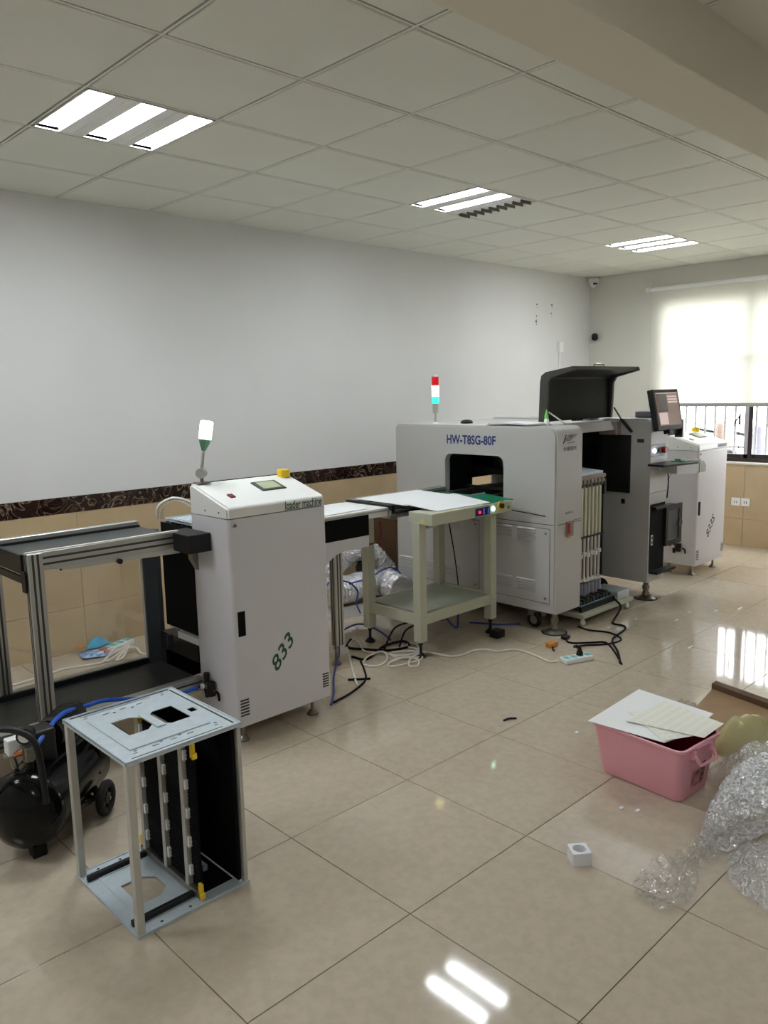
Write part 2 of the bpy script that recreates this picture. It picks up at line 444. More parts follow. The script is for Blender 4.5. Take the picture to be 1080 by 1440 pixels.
# outside, seen blown out through the panes
tag(obj('pavement', P().box(XB+.3, 30, -20, 14, -.1, .05), 'pavement'), 'pale pavement outside the window', 'pavement')['kind'] = 'structure'
def motorbike(x, y, lab, m):
    t = thing('motorbike', lab, 'motorbike', (x, y, -.3), 'motorbikes parked outside')
    for s in (-.55, .55):
        p = P().tube([(x, y+s+.26*math.cos(a), .0+.26*math.sin(a)) for a in [2*PI*i/12 for i in range(13)]], .05, 8, 2)
        obj('wheel', p, 'rubber', t, True)
    obj('body', P().box(x-.13, x+.13, y-.35, y+.30, .12, .5, .08, 3).tube([(x, y-.55, .0), (x, y-.42, .45), (x, y-.33, .78)], .04, 8), m, t, True)
    obj('seat', P().box(x-.12, x+.12, y-.1, y+.6, .5, .62, .05, 3), 'black', t, True)
    obj('handlebar', P().tube([(x-.3, y-.2, .85), (x-.1, y-.34, .8), (x+.1, y-.34, .8), (x+.3, y-.2, .85)], .02, 8), 'rubber', t, True)
    obj('fairing', P().box(x-.2, x+.2, y-.5, y-.38, .35, .95, .05, 3), m, t, True)
    t.location.z += .15
motorbike(9.2, .25, 'orange and grey motorbike parked outside, left in the window', 'moto_orange')
motorbike(8.5, -.55, 'grey motorbike parked outside, just left of the window post', 'bike_gray')
hp = P()
for k in range(60): hp.box(0, 0, 0, 0, 0, 0) if False else None
rnd = random.Random(3)
for k in range(900):
    c = Vector((10+rnd.random()*.8, -8+rnd.random()*7.2, .05+rnd.random()*.75)); a = Vector((rnd.uniform(-1, 1), rnd.uniform(-1, 1), rnd.uniform(-1, 1))).normalized()*.12; b = a.orthogonal().normalized()*.07
    hp.quad(c-a, c+b, c+a, c-b)
h = tag(obj('hedge', hp, 'hedge'), 'low green hedge outside, right of the window post', 'hedge'); h['kind'] = 'stuff'

# ------------------------------------------------------------------ ceiling lights
def fitting(k, j, label, lit=3, seen=True):
    x0, y0 = k*ct+.012, j*ct+.012; L = ct-.024; x1, y1 = x0+L, y0+L
    t = thing('ceiling_light', label, 'ceiling light', (x0+L/2, y0+L/2, H), 'square louvred ceiling lights')
    p = P().box(x0, x1, y0, y0+.008, H-.002, H+.06).box(x0, x1, y1-.008, y1, H-.002, H+.06).box(x0, x0+.008, y0, y1, H-.002, H+.06).box(x1-.008, x1, y0, y1, H-.002, H+.06)
    obj('frame', p, 'ceiling_bar', t)
    wd = L/3
    for i in range(3):
        m_ = x0+L*(.105, .5, .895)[i]; on = i < lit; a, b = m_-.056, m_+.056
        # reflector trough round the tube
        q = P()
        q.quad((a, y0+.008, H+.002), (a, y1-.008, H+.002), (a+.012, y1-.008, H+.045), (a+.012, y0+.008, H+.045))
        q.quad((b, y0+.008, H+.002), (b, y1-.008, H+.002), (b-.012, y1-.008, H+.045), (b-.012, y0+.008, H+.045))
        q.quad((a+.012, y0+.008, H+.045), (b-.012, y0+.008, H+.045), (b-.012, y1-.008, H+.045), (a+.012, y1-.008, H+.045))
        for ye in (y0+.008, y1-.008): q.quad((a, ye, H+.002), (b, ye, H+.002), (b-.012, ye, H+.045), (a+.012, ye, H+.045))
        obj('reflector', q, 'louvre' if on else 'louvre_dark', t)
        obj('tube', P().box(m_-.040, m_+.040, y0+.02, y1-.02, H+.010, H+.030, .004), 'tube_light' if on else 'louvre', t, label=None if on else 'unlit tube')
        if i < 2:
            n_ = x0+L*(.105, .5, .895)[i+1]-.056
            obj('louvre_strip', P().box(b+.0005, n_-.0005, y0+.008, y1-.008, H-.001, H+.003).box(b+.0005+(n_-b)/2-.002, b+(n_-b)/2+.002, y0+.008, y1-.008, H-.004, H), 'louvre', t)
        if not on:
            for n in range(9):
                yy = y0+.03+n*(L-.06)/8
                obj('louvre_blade', P().box(a, b, yy-.002, yy+.002, H-.018, H+.002), 'louvre_dark', t)
    return t
fitting(-1, -3, 'lit square ceiling light nearest the camera, over the loading frame')
fitting(3, -3, 'square ceiling light with one unlit tube and visible louvre, above the placement machine', 2)
fitting(7, -3, 'farthest lit square ceiling light, near the window corner')
fitting(-5, -3, 'lit square ceiling light outside the picture, left of the others')
for k, lb in ((-5, 'left'), (-1, 'middle'), (3, 'right')):
    fitting(k, -9, 'added unseen fill light with one lit tube on the camera side of the beam, ' + lb, 1)  # unseen fittings added as fill for the faces turned to the camera

# small wall things
t = thing('dome_camera', 'white dome camera tucked in the ceiling corner', 'camera', (5.9, -.07, 2.72))
obj('mount', P().box(5.87, 5.955, -.12, -.03, 2.755, 2.812, .012), 'white_plastic', t)
obj('dome', P().lathe((5.90, -.08, 2.76), (0, 0, -1), [(0, .040), (.02, .040), (.04, .032), (.052, .016), (.056, 0)], 16), 'white_plastic', t, True)
obj('lens', P().cyl((5.87, -.105, 2.745), (5.862, -.112, 2.742), .012, 10).cyl((5.885, -.118, 2.745), (5.88, -.126, 2.742), .010, 10), 'black', t)
t = thing('wall_camera', 'small black round camera on the wall below the white dome camera', 'camera', (5.95, -.1, 2.13))
obj('mount', P().cyl((5.958, -.085, 2.18), (5.92, -.085, 2.18), .022, 12), 'black', t, True)
obj('body', P().lathe((5.93, -.085, 2.19), (-.5, -.4, -.6), [(0, .02), (.01, .036), (.05, .036), (.06, .028)], 16), 'black', t, True)
t = thing('wall_socket', 'double white socket on the beige tiles under the window', 'socket', (XB-.02, -1.77, .41))
for a in (-1.77, -1.865):
    o = obj('socket_plate', P().box(XB-.021, XB-.011, a, a+.088, .405, .485, .003), 'white_plastic', t)
    obj('slot', P().box(XB-.0225, XB-.021, a+.03, a+.036, .43, .455).box(XB-.0225, XB-.021, a+.052, a+.058, .43, .455), 'groove', o)
t = thing('cable_trunking', 'white box and trunking on the long wall behind the hood', 'trunking', (5.36, 0, 1.1))
obj('box', P().box(5.32, 5.40, -.035, 0, 1.99, 2.105, .004), 'white_plastic', t)
obj('channel', P().box(5.348, 5.372, -.014, 0, 1.02, 1.99, .002), 'white_plastic', t)
for (x, z, s), lb in zip(((4.946, 2.478, .010), (5.216, 2.486, .012), (4.936, 2.305, .014), (5.205, 2.40, .008), (4.94, 2.36, .008)), ('old screw plug on the long wall, upper left of the five', 'old screw plug on the long wall, upper right of the five', 'largest stained screw plug on the long wall, lowest left', 'faint screw plug on the long wall, lower right of the five', 'faint screw plug on the long wall, just above the lowest left one')):
    p = P().cyl((x, 0, z), (x, -.004, z), s, 8, s*.7).cyl((x+.004, 0, z-.03), (x+.004, -.003, z-.03), s*.4, 6)
    tag(obj('wall_plug', p, 'stain'), lb, 'wall plug', 'old screw plugs on the long wall')

# ------------------------------------------------------------------ loader machines
def slot_rows(p, x0, x1, y, z0, z1, n, th=.005, dep=.003, ax='y'):
    for i in range(n):
        z = z0+(z1-z0)*i/(n-1)
        if ax == 'y': p.box(x0, x1, y-dep, y+.002, z-th/2, z+th/2)
        else: p.box(y-dep, y+.002, x0, x1, z-th/2, z+th/2)
    return p
def foot(t, x, y, z1, r=.028, m='steel'):
    f = obj('foot', P().cyl((x, y, .018), (x, y, z1), .009, 10).cyl((x, y, z1-.022), (x, y, z1-.010), .015, 6), m, t, True)
    obj('foot_pad', P().lathe((x, y, 0), (0, 0, 1), [(0, r), (.008, r), (.014, r*.75), (.024, r*.5), (.028, r*.35)], 18), m, f, True)
    return f
def make_loader(name, label, x0, yf, num, title, tmat, back_d):
    t = thing(name, label, 'machine', (x0+.28, yf+.2, 0))
    w_, d = .56, .31
    poly = rrect(x0, x0+w_, yf, yf+d, .018, 5, (1, .4, 0, 0))
    obj('cabinet', P().prism(poly, 'xy', .09, 1.071), 'powder_white', t, True)
    # lid: sloping console with rounded front corners
    prof = [(yf, 1.075), (yf, 1.112), (yf+.004, 1.122), (yf+.012, 1.128), (yf+d-.03, 1.208), (yf+d, 1.210), (yf+d, 1.075)]
    p = P().prism(prof, 'yz', x0, x0+w_)
    es = [e for e in p.bm.edges if abs(e.verts[0].co.x-e.verts[1].co.x) < 1e-6 and min(v.co.z for v in e.verts) > 1.08 or
          (abs(e.verts[0].co.x-e.verts[1].co.x) < 1e-6 and abs(e.verts[0].co.y-yf) < 1e-5 and abs(e.verts[1].co.y-yf) < 1e-5)]
    bmesh.ops.bevel(p.bm, geom=es, offset=.009, segments=3, affect='EDGES')
    lid = obj('lid', p, 'lid_white', t, True)
    def onlid(x, s, h=0):       # point on the slope: s metres back from the front edge
        sl = (1.208-1.128)/(d-.042); return Vector((x0+x, yf+.012+s, 1.128+sl*s+h))
    def lidslab(xa, xb, sa, sb, h, m, nm, par, lab=None):
        q = P(); q.slab([onlid(xa, sa, h), onlid(xb, sa, h), onlid(xb, sb, h), onlid(xa, sb, h)], h+.001)
        return obj(nm, q, m, par, label=lab)
    sc = lidslab(.285, .425, .115, .215, .006, 'display_frame', 'control_screen', lid)
    lidslab(.303, .408, .128, .203, .0075, 'display_green', 'display', sc)
    lidslab(.085, .112, .085, .118, .006, 'dark_red' if name == 'loader_machine' else 'display_frame', 'power_switch', lid)
    e = onlid(.520, .262, 0)
    obj('emergency_button', P().cyl(e-Vector((0, 0, .004)), e+Vector((0, 0, .030)), .034, 20).cyl(e+Vector((0, 0, .03)), e+Vector((0, 0, .034)), .030, 20), 'yellow', lid, True, label='yellow emergency button')
    if name == 'loader_machine':
        text('lettering', title, tmat, lid, (x0+.318, yf-.0005, 1.080), (1, 0, 0), (0, 0, 1), .040, .222, .014)
        obj('title_underline', P().box(x0+.315, x0+.536, yf-.001, yf, 1.0765, 1.079), tmat, lid)
    else:
        obj('title_strip', P().box(x0+.36, x0+.545, yf-.001, yf, 1.083, 1.113), 'moto_gray', lid)
        text('lettering', title, 'dark_ink', lid, (x0+.37, yf-.0015, 1.089), (1, 0, 0), (0, 0, 1), .017, .165, .01)
    cs, sn = math.cos(math.radians(50)), math.sin(math.radians(50))
    text('numerals', num, 'green_ink' if name == 'loader_machine' else 'dark_ink', t, (x0+.235, yf-.0005, .305), (cs, 0, sn), (-sn, 0, cs), .068, .185 if num == '833' else .215, .012, .35)
    obj('door_recess', P().box(x0+.026, x0+.066, yf-.0012, yf+.001, .525, .642), 'black_matte', t)
    obj('key_lock', P().cyl((x0+.036, yf, 1.042), (x0+.036, yf-.006, 1.042), .006, 10).box(x0+.020, x0+.038, yf-.008, yf-.005, 1.036, 1.040), 'steel', t)
    obj('vent', slot_rows(P(), x0+.018, x0+.064, yf, .146, .219, 6, .006), 'groove', t)
    obj('vent', slot_rows(P(), x0+w_-.050, x0+w_-.012, yf, .150, .215, 6, .0055), 'groove', t)
    for s_ in (.07, .185):
        obj('screw', P().cyl((x0, yf+s_, 1.098), (x0-.002, yf+s_, 1.098), .004, 8), 'groove', t)
    for fx in (.06, .48):
        for fy in (.055, .26): foot(t, x0+fx, yf+fy, .09, .030)
    return t, lid
t1, lid1 = make_loader('loader_machine', 'white loader machine cabinet marked 833 with a tall green-white signal lamp', -.17, -1.97, '833', 'loader machine', 'green_ink', .31)
# signal lamp on its hinge
L = Vector((-.115, -1.678, 1.21))
lp = thing('signal_lamp', 'glowing white-green signal lamp on a jointed stalk, on the 833 loader', 'lamp', L)
obj('base', P().box(L.x-.035, L.x+.035, L.y-.022, L.y+.022, 1.21, 1.218, .002).cyl(L, L+Vector((0, 0, .035)), .009, 10), 'steel', lp)
obj('joint', P().cyl(L+Vector((-.014, -.014, .05)), L+Vector((.014, .014, .05)), .024, 18), 'aluminium', lp, True)
b0 = L+Vector((0, 0, .06)); b1 = L+Vector((.016, -.006, .160))
obj('stalk', P().cyl(b0, b1, .0085, 12), 'aluminium', lp, True)
ax = (b1-b0).normalized()
obj('socket', P().lathe(b1-ax*.005, ax, [(0, .010), (.012, .014), (.03, .022), (.045, .0265), (.055, .0265)], 18), 'lamp_base_green', lp, True)
obj('lamp_tube', P().lathe(b1+ax*.05, ax, [(0, .029), (.078, .030), (.084, .027), (.086, .015)], 20), 'lamp_white', lp, True)
# lift behind the cabinet
ly0, ly1 = -1.655, -1.25
obj('lift_housing', P().box(.0, .385, ly1-.01, ly1, .12, 1.0).box(.372, .385, ly0, ly1, .12, 1.0).box(-.165, .385, ly0, ly0+.004, .12, 1.06), 'black_matte', t1)
obj('lift_housing', P().box(-.165, .0, ly1-.01, ly1, .12, .40), 'black_matte', t1)
obj('lift_carriage', P().box(-.165, .36, ly0+.01, ly1-.02, .395, .415).box(-.168, -.150, ly0+.01, ly1-.02, .33, .405), 'dark_panel', t1)
obj('lift_pad', P().box(-.166, .30, ly0+.004, ly1-.20, .418, .452), 'lid_white', t1, label='white tray plates')
obj('lift_rail', P().box(-.168, -.14, ly1-.02, ly1+.02, .10, .95), 'blue_gray', t1)
obj('lift_panel', P().box(-.169, -.163, -1.652, -1.35, .470, 1.0), 'black_matte', t1)
obj('wedge_bracket', P().prism([(-.168, .90), (-.20, .90), (-.20, .86), (-.168, .80)], 'xz', -1.70, -1.66), 'steel', t1)
# conveyor arm towards the table
ya, yb = -1.50, -1.12
arc = [(.385, .40), (.735, .40), (.745, .56)] + [(.745+.19*(1-math.cos(a)), .56+.137*math.sin(a)) for a in [PI/2*i/8 for i in range(1, 9)]] + [(1.115, .697), (1.115, .905), (.385, .905)]
obj('arm_housing', P().prism(arc, 'xz', ya, yb), 'powder_white', t1, False)
obj('arm_window', P().box(.60, 1.112, ya-.004, ya, .767, .892), 'black_matte', t1, label='glossy black panel')
obj('arm_top', P().box(.385, 1.275, ya-.004, yb+.004, .906, .916).box(1.112, 1.275, ya-.002, ya+.03, .865, .906).box(1.112, 1.275, yb-.03, yb, .865, .906), 'lid_white', t1)
obj('arm_rail', P().box(.385, 1.30, ya-.006, ya+.002, .896, .906), 'aluminium', t1)
def profile(t, x0, x1, y0, y1, z0, z1, axis, faces, nm='profile', n=2, m='aluminium'):
    """aluminium extrusion with slots; faces: which sides carry grooves"""
    o = obj(nm, P().box(x0, x1, y0, y1, z0, z1, .002, 1), m, t)
    q = P(); e = .0006; gw = .0045
    for f in faces:
        for i in range(n):
            k = (i+1)/(n+1)
            if axis == 'z':
                if f in '-x+x':
                    X = x0 if f == '-x' else x1; c = y0+(y1-y0)*k; q.box(X-e, X+e, c-gw, c+gw, z0+.002, z1-.002)
                else:
                    Y = y0 if f == '-y' else y1; c = x0+(x1-x0)*k; q.box(c-gw, c+gw, Y-e, Y+e, z0+.002, z1-.002)
            elif axis == 'x':
                Y = y0 if f == '-y' else y1; c = z0+(z1-z0)*k; q.box(x0+.002, x1-.002, Y-e, Y+e, c-gw, c+gw)
    obj('groove', q, 'groove', o)
    return o
profile(t1, .86, .925, -1.47, -1.42, .12, .70, 'z', ('-x', '-y'), 'leg', 2, 'alu_dull')
foot(t1, .875, -1.445, .12, .03)
# air regulator on the side of the cabinet
def regulator(name, label, x, y, z, hose=None):
    t = thing(name, label, 'regulator', (x, y, z))
    obj('body', P().box(x-.034, x-.002, y-.020, y+.022, z, z+.03, .004), 'steel', t)
    obj('bowl', P().cyl((x-.018, y-.002, z), (x-.018, y-.002, z-.045), .016, 12, .012), 'black', t, True)
    obj('knob', P().cyl((x-.018, y-.001, z+.03), (x-.018, y-.001, z+.075), .014, 12), 'black', t, True)
    obj('filter', P().box(x-.036, x-.004, y-.062, y-.026, z-.03, z+.045, .008), 'black', t)
    obj('gauge', P().cyl((x-.036, y+.0, z+.014), (x-.046, y+.0, z+.014), .013, 14), 'white_plastic', t)
    obj('fitting', P().cyl((x-.018, y+.02, z+.014), (x-.018, y+.045, z+.014), .007, 8).cyl((x-.018, y-.06, z), (x-.018, y-.08, z), .007, 8), 'copper', t)
    obj('elbow', P().tube([(x-.018, y-.075, z), (x-.016, y-.095, z-.005), (x-.014, y-.10, z-.04)], .006, 8), 'cord_black', t)
    return t
regulator('air_regulator', 'black air regulator clamped low on the side of the 833 loader', -.17, -1.74, .235)
# second loader
t2, lid2 = make_loader('unloader_machine', 'white unloader cabinet marked 833S by the window', 4.37, -2.04, '833S', 'unloader machine', 'dark_ink', .31)
obj('rear_housing', P().box(4.37, 4.93, -1.729, -1.35, .09, 1.05, .01), 'powder_white', t2)
for fy in (-1.42,): foot(t2, 4.43, fy, .09, .03)
regulator('air_regulator', 'black air regulator low on the side of the 833S unloader', 4.37, -1.86, .235)
# white cable loops behind loader one
tag(obj('cable_loop', P().tube([(-.13, -1.25, 1.0), (-.13, -1.27, 1.07), (-.06, -1.30, 1.105), (.02, -1.34, 1.07), (.03, -1.34, 1.0)], .006, 8)
    .tube([(-.11, -1.25, 1.0), (-.11, -1.27, 1.06), (-.05, -1.30, 1.092), (.02, -1.34, 1.05), (.03, -1.34, 1.0)], .005, 8), 'cord_white', smooth=True),
    'white cable loop rising behind the 833 loader', 'cable')

# ------------------------------------------------------------------ magazine racks
def make_rack(label):
    t = thing('magazine_rack', label, 'rack', (0, 0, 0), None, 0, True)
    W, D, Hh = .402, .455, .57       # x, y, z ; origin at front-left bottom corner
    def oct_(cx, cy, w_, h_, c):
        return [(cx-w_/2+c, cy-h_/2), (cx+w_/2, cy-h_/2), (cx+w_/2, cy+h_/2), (cx-w_/2+c, cy+h_/2), (cx-w_/2, cy+h_/2-c), (cx-w_/2, cy-h_/2+c)]
    def mirror(p, cx): return [(2*cx-a, b) for a, b in p][::-1]
    big1 = mirror(oct_(.151, .245, .10, .135, .035), .151); big2 = oct_(.262, .235, .105, .135, .035)
    small = [rrect(.335, .360, .20, .235, .001, 1), ]
    sl = []
    for (a, b) in ((.05, .045), (.052, .405), (.33, .045), (.335, .41)):
        sl.append([(a, b), (a+.014, b), (a+.014, b+.006), (a, b+.006)]); sl.append([(a+.008, b+.014), (a+.018, b+.014), (a+.018, b+.022), (a+.008, b+.022)])
    for a in (.115, .175, .235):
        for b in (.05, .395): sl.append([(a, b), (a+.022, b), (a+.022, b+.007), (a, b+.007)])
    for a in (.145, .21):
        for b in (.062, .382): sl.append([(a, b), (a+.010, b), (a+.010, b+.009), (a, b+.009)])
    rim = [(0, 0), (W, 0), (W, D), (0, D)]
    def plate(z0, z1, nm, holes):
        o = obj(nm, P().prism(rim, 'xy', z0, z1, holes), 'galvanised', t)
        return o
    tp = plate(Hh-.006, Hh-.003, 'top_plate', [big1, big2] + small + sl)
    obj('rim', P().box(0, W, 0, .004, Hh-.014, Hh).box(0, W, D-.004, D, Hh-.014, Hh).box(0, .004, 0, D, Hh-.014, Hh-.003).box(W-.004, W, 0, D, Hh-.014, Hh), 'galvanised', tp)
    obj('seam', P().box(.02, W-.02, D-.016, D-.008, Hh-.003, Hh-.0022).box(W-.022, W-.016, .02, D-.02, Hh-.003, Hh-.0022).box(.03, W-.06, .018, .021, Hh-.003, Hh-.0022), 'groove', tp)
    obj('pressed_rib', P().box(.05, .055, .075, .38, Hh-.003, Hh+.001).box(.05, .33, .072, .077, Hh-.003, Hh+.001).box(.05, .30, .425, .428, Hh-.003, Hh+.0005), 'galvanised', tp)
    obj('strap', P().box(.192, .222, .165, .30, Hh-.003, Hh+.002), 'galvanised', tp)
    bp = plate(.004, .007, 'bottom_plate', [mirror(oct_(.135, .215, .11, .14, .035), .135), rrect(.235, .255, .16, .30, .002, 1)] )
    obj('rim', P().box(0, W, 0, .004, 0, .010).box(0, W, D-.004, D, 0, .010).box(0, .004, 0, D, 0, .010).box(W-.004, W, 0, D, 0, .010), 'galvanised', bp)
    obj('pressed_rib', P().box(.045, .049, .08, .375, .007, .011).box(.045, .23, .372, .376, .007, .011).box(.045, .23, .078, .082, .007, .011), 'galvanised', bp)
    obj('screw_hole', P().cyl((.09, .022, .006), (.09, .022, .0075), .005, 8).cyl((.19, .022, .006), (.19, .022, .0075), .005, 8).cyl((.07, D-.022, .006), (.07, D-.022, .0075), .005, 8).cyl((.15, D-.022, .006), (.15, D-.022, .0075), .005, 8), 'groove', bp)
    for y in (.055, D-.075): obj('slide_rail', P().box(.012, W-.16, y, y+.018, .007, .026, .002, 1), 'black', t)
    for y in (.055, D-.075): obj('slide_rail', P().box(.012, W-.02, y, y+.018, Hh-.026, Hh-.007, .002, 1), 'black', t)
    for (x, y) in ((.003, .003), (.003, D-.027), (W-.017, .003), (W-.017, D-.027)):
        obj('post', P().box(x, x+(.024 if x < .1 else .014), y, y+.024, .007, Hh-.007, .0015, 1), 'alu_dull', t)
    # inner adjustable wall at x about .24
    xw = .236
    obj('cross_bar', P().box(xw-.012, xw+.012, .035, D-.03, .012, .034, .002), 'steel', t)
    obj('cross_bar', P().box(xw-.012, xw+.012, .035, D-.03, Hh-.034, Hh-.012, .002), 'steel', t)
    for y in (.088, .232, .385):
        pz = obj('guide_post', P().box(xw-.012, xw+.012, y, y+.020, .03, Hh-.03, .0015, 1), 'alu_dull', t)
        for i in range(5): obj('clip', P().box(xw-.007, xw+.008, y-.011, y, .07+.1*i, .105+.1*i), 'lid_white', pz)

    for (a, b) in ((.038, .084), (.112, .228), (.256, .381), (.408, .43)):
        q = P().box(xw+.004, xw+.012, a, b, .034, Hh-.034)
        for i in range(40): q.box(xw+.0025, xw+.005, a, b, .04+.0125*i, .046+.0125*i)
        obj('slotted_board', q, 'black_matte', t)
    obj('side_board', P().box(xw+.014, W-.02, D-.04, D-.028, .012, Hh-.014, .002, 1), 'black_matte', t)
    obj('side_board', P().box(W-.034, W-.022, .014, D-.045, .014, Hh-.014, .002, 1), 'black_matte', t)
    obj('base_shade', P().box(xw+.016, W-.036, .05, D-.05, .007, .010), 'black_matte', t)  # thin black sheet painting in the shade on the bottom plate
    obj('brace', P().box(W-.085, W-.070, .15, D-.06, .010, .030), 'galvanised', t)
    for (x, y, z0, z1) in ((xw-.006, .028, .012, .062), (xw-.006, D-.03, .014, .07), (xw-.012, .020, Hh-.072, Hh-.012), (xw-.01, D-.07, Hh-.06, Hh-.015)):
        obj('latch', P().box(x, x+.010, y-.010, y+.010, z0, z1, .002).box(x-.004, x+.014, y-.014, y-.006, z0, z0+.02, .002), 'yellow', t)
    return t
rack = make_rack('open galvanised magazine rack with yellow latches standing on the floor in front')
rack.location = (-1.126, -2.862, 0)
rack2 = copy_tree(rack); rack2['label'] = 'magazine rack with black sides held in the lift behind the 833 loader'
rack2.location = (.305, ly0+.012, .454); rack2.scale = (.72, 1, .99); rack2.rotation_euler = (0, 0, PI/2)
ORG[rack2.name] = Vector()

# ------------------------------------------------------------------ loading frame (left)
FX0, FX1, FY0, FY1 = -.945, -.24, -1.69, -1.215
fr = thing('loading_frame', 'aluminium profile frame with two black belts left of the 833 loader', 'frame', ((FX0+FX1)/2, (FY0+FY1)/2, 0))
profile(fr, FX0+.002, FX1-.02, FY0, FY0+.04, .925, 1.003, 'x', ('-y',), 'top_rail', 2)
obj('rail_cap', P().box(FX0, FX1-.02, FY0+.002, FY0+.018, 1.003, 1.008), 'lid_white', fr, label='bright top edge')
profile(fr, FX0-.6+.4, FX1, FY1-.04, FY1, .935, 1.003, 'x', ('-y',), 'top_rail', 2)
profile(fr, FX0, FX0+.062, FY0-.004, FY0+.044, .095, 1.0, 'z', ('-y', '-x'), 'post', 2)
profile(fr, FX0-.02, FX0+.035, FY1-.04, FY1, .095, .95, 'z', ('-y', '-x'), 'post', 2)
profile(fr, -1.42, -.178, FY0, FY0+.04, .205, .278, 'x', ('-y',), 'bottom_rail', 2)
profile(fr, -1.42, -.178, FY1-.04, FY1, .215, .29, 'x', ('-y',), 'bottom_rail', 2)
for (x, y) in ((FX0+.03, FY0+.02), (FX0+.01, FY1-.02), (-.26, FY0+.02), (-.26, FY1-.02)): foot(fr, x, y, .10 if x < -.5 else .21, .030)
obj('belt', P().box(FX0+.01, FX1, FY0+.055, FY1-.055, .955, .975), 'belt', fr, label='dark grey upper belt')
obj('belt_edge', P().box(FX0+.01, FX1, FY0+.04, FY0+.055, .94, .99), 'black', fr)
obj('belt_edge', P().box(FX0+.01, FX1, FY1-.055, FY1-.04, .94, .985), 'black', fr)
obj('end_roller_guard', P().box(FX0-.012, FX0+.004, FY0+.04, FY1-.03, .915, .995).box(FX0-.012, FX0+.0, FY0+.04, FY1-.03, .875, .905), 'black', fr)
obj('motor_cover', P().box(-.29, -.174, -1.83, -1.62, .915, 1.0, .004), 'black', fr)
obj('bracket', P().box(FX0-.012, FX0-.006, FY0+.01, FY0+.05, .84, .93), 'black', fr)
obj('belt', P().box(-1.42, -.178, FY0+.05, FY1-.05, .235, .26), 'belt_dark', fr, label='black lower belt')
obj('belt_edge', P().box(-1.42, -.178, FY0+.04, FY0+.05, .22, .272), 'black', fr)
obj('belt_edge', P().box(-1.42, -.178, FY1-.05, FY1-.04, .22, .285), 'black', fr)
obj('guard_sheet', P().box(FX0+.035, -.245, FY1-.044, FY1-.040, .285, .94), 'acrylic', fr, label='clear acrylic guard')
obj('guard_edge', P().box(-.247, -.240, FY1-.046, FY1-.038, .285, .93), 'lid_white', fr)
obj('end_panel', P().box(-.238, -.172, FY1-.06, FY1-.045, .20, .93), 'blue_gray', fr)
obj('strip_plate', P().prism([(FX0+.115, .915), (FX1-.02, .90), (FX1-.02, .927), (FX0+.115, .927)], 'xz', FY0-.003, FY0-.001), 'alu_dull', fr)
obj('bolt', P().cyl((-.56, FY0-.003, .912), (-.56, FY0-.02, .912), .012, 12), 'black', fr, True)
obj('bolt', P().cyl((-.815, FY0-.003, .918), (-.815, FY0-.008, .918), .005, 8), 'groove', fr)
obj('clamp', P().box(-.27, -.24, FY0+.15, FY0+.17, .40, .47, .004).cyl((-.255, FY0+.16, .42), (-.2, FY0+.16, .42), .006, 8), 'black', fr)

# ------------------------------------------------------------------ inspection conveyor table
TX0, TX1, TY0, TY1 = 1.285, 2.025, -1.757, -1.24
tb = thing('conveyor_table', 'cream steel conveyor table with a lower shelf before the placement machine', 'table', ((TX0+TX1)/2, (TY0+TY1)/2, 0))
for (x, y) in ((TX0, TY0), (TX0, TY1-.06), (TX1-.06, TY0), (TX1-.06, TY1-.06)):
    obj('leg', P().box(x, x+.06, y, y+.06, .10, .84, .002, 1), 'powder_cream', tb)
    f = foot(tb, x+.03, y+.03, .10, .034, 'black')
obj('shelf', P().box(TX0+.058, TX1-.058, TY0+.02, TY1-.02, .262, .270), 'shelf_green', tb)
obj('shelf_rim', P().box(TX0+.06, TX1-.06, TY0+.006, TY0+.020, .205, .272).box(TX0+.06, TX1-.06, TY1-.02, TY1-.006, .205, .272)
    .box(TX0+.006, TX0+.020, TY0+.06, TY1-.06, .205, .272).box(TX1-.02, TX1-.006, TY0+.06, TY1-.06, .205, .272), 'powder_cream', tb)
bx0, bx1, by0, by1 = 1.30, 2.075, -1.845, -1.655
obj('rail_housing', P().box(bx0, bx1, by0, by1, .83, .902, .003, 1), 'powder_cream', tb)
obj('housing_mount', P().box(1.36, 1.44, -1.76, -1.66, .80, .832).box(1.86, 1.95, -1.80, -1.70, .80, .832), 'powder_cream', tb)
obj('warning_sticker', P().prism([(-1.755, .845), (-1.785, .845), (-1.770, .870)], 'yz', bx0-.001, bx0), 'yellow', tb)
obj('warning_mark', P().prism([(-1.768, .850), (-1.772, .850), (-1.770, .862)], 'yz', bx0-.0016, bx0-.001), 'black', tb)
sp = obj('switch_panel', P().box(1.70, 1.842, by0-.004, by0, .838, .888, .002), 'switch_panel', tb)
obj('button', P().cyl((1.735, by0-.004, .862), (1.735, by0-.012, .862), .010, 12), 'led_red', sp, True, label='red lit button')
obj('button', P().cyl((1.80, by0-.004, .862), (1.80, by0-.012, .862), .010, 12), 'switch_panel', sp, True)
obj('marks', P().box(1.775, 1.785, by0-.0055, by0-.004, .845, .88).box(1.82, 1.826, by0-.0055, by0-.004, .845, .88), 'led_blue', sp)
obj('lamp_button', P().cyl((1.875, by0, .868), (1.875, by0-.008, .868), .013, 14), 'led_green', tb, True, label='lit green-white button')
es_ = obj('emergency_ring', P().cyl((1.955, by0, .878), (1.955, by0-.004, .878), .034, 6), 'yellow', tb, True)
obj('emergency_knob', P().cyl((1.955, by0-.004, .878), (1.955, by0-.02, .878), .016, 14), 'black', es_, True)
obj('connector', P().cyl((2.035, by0, .86), (2.035, by0-.005, .86), .012, 12), 'lamp_base_green', tb, True)
obj('bolt_hook', P().box(1.715, 1.73, by0+.02, by0+.03, .805, .83).cyl((1.37, by0+.12, .82), (1.37, by0+.12, .83), .008, 8), 'steel', tb)
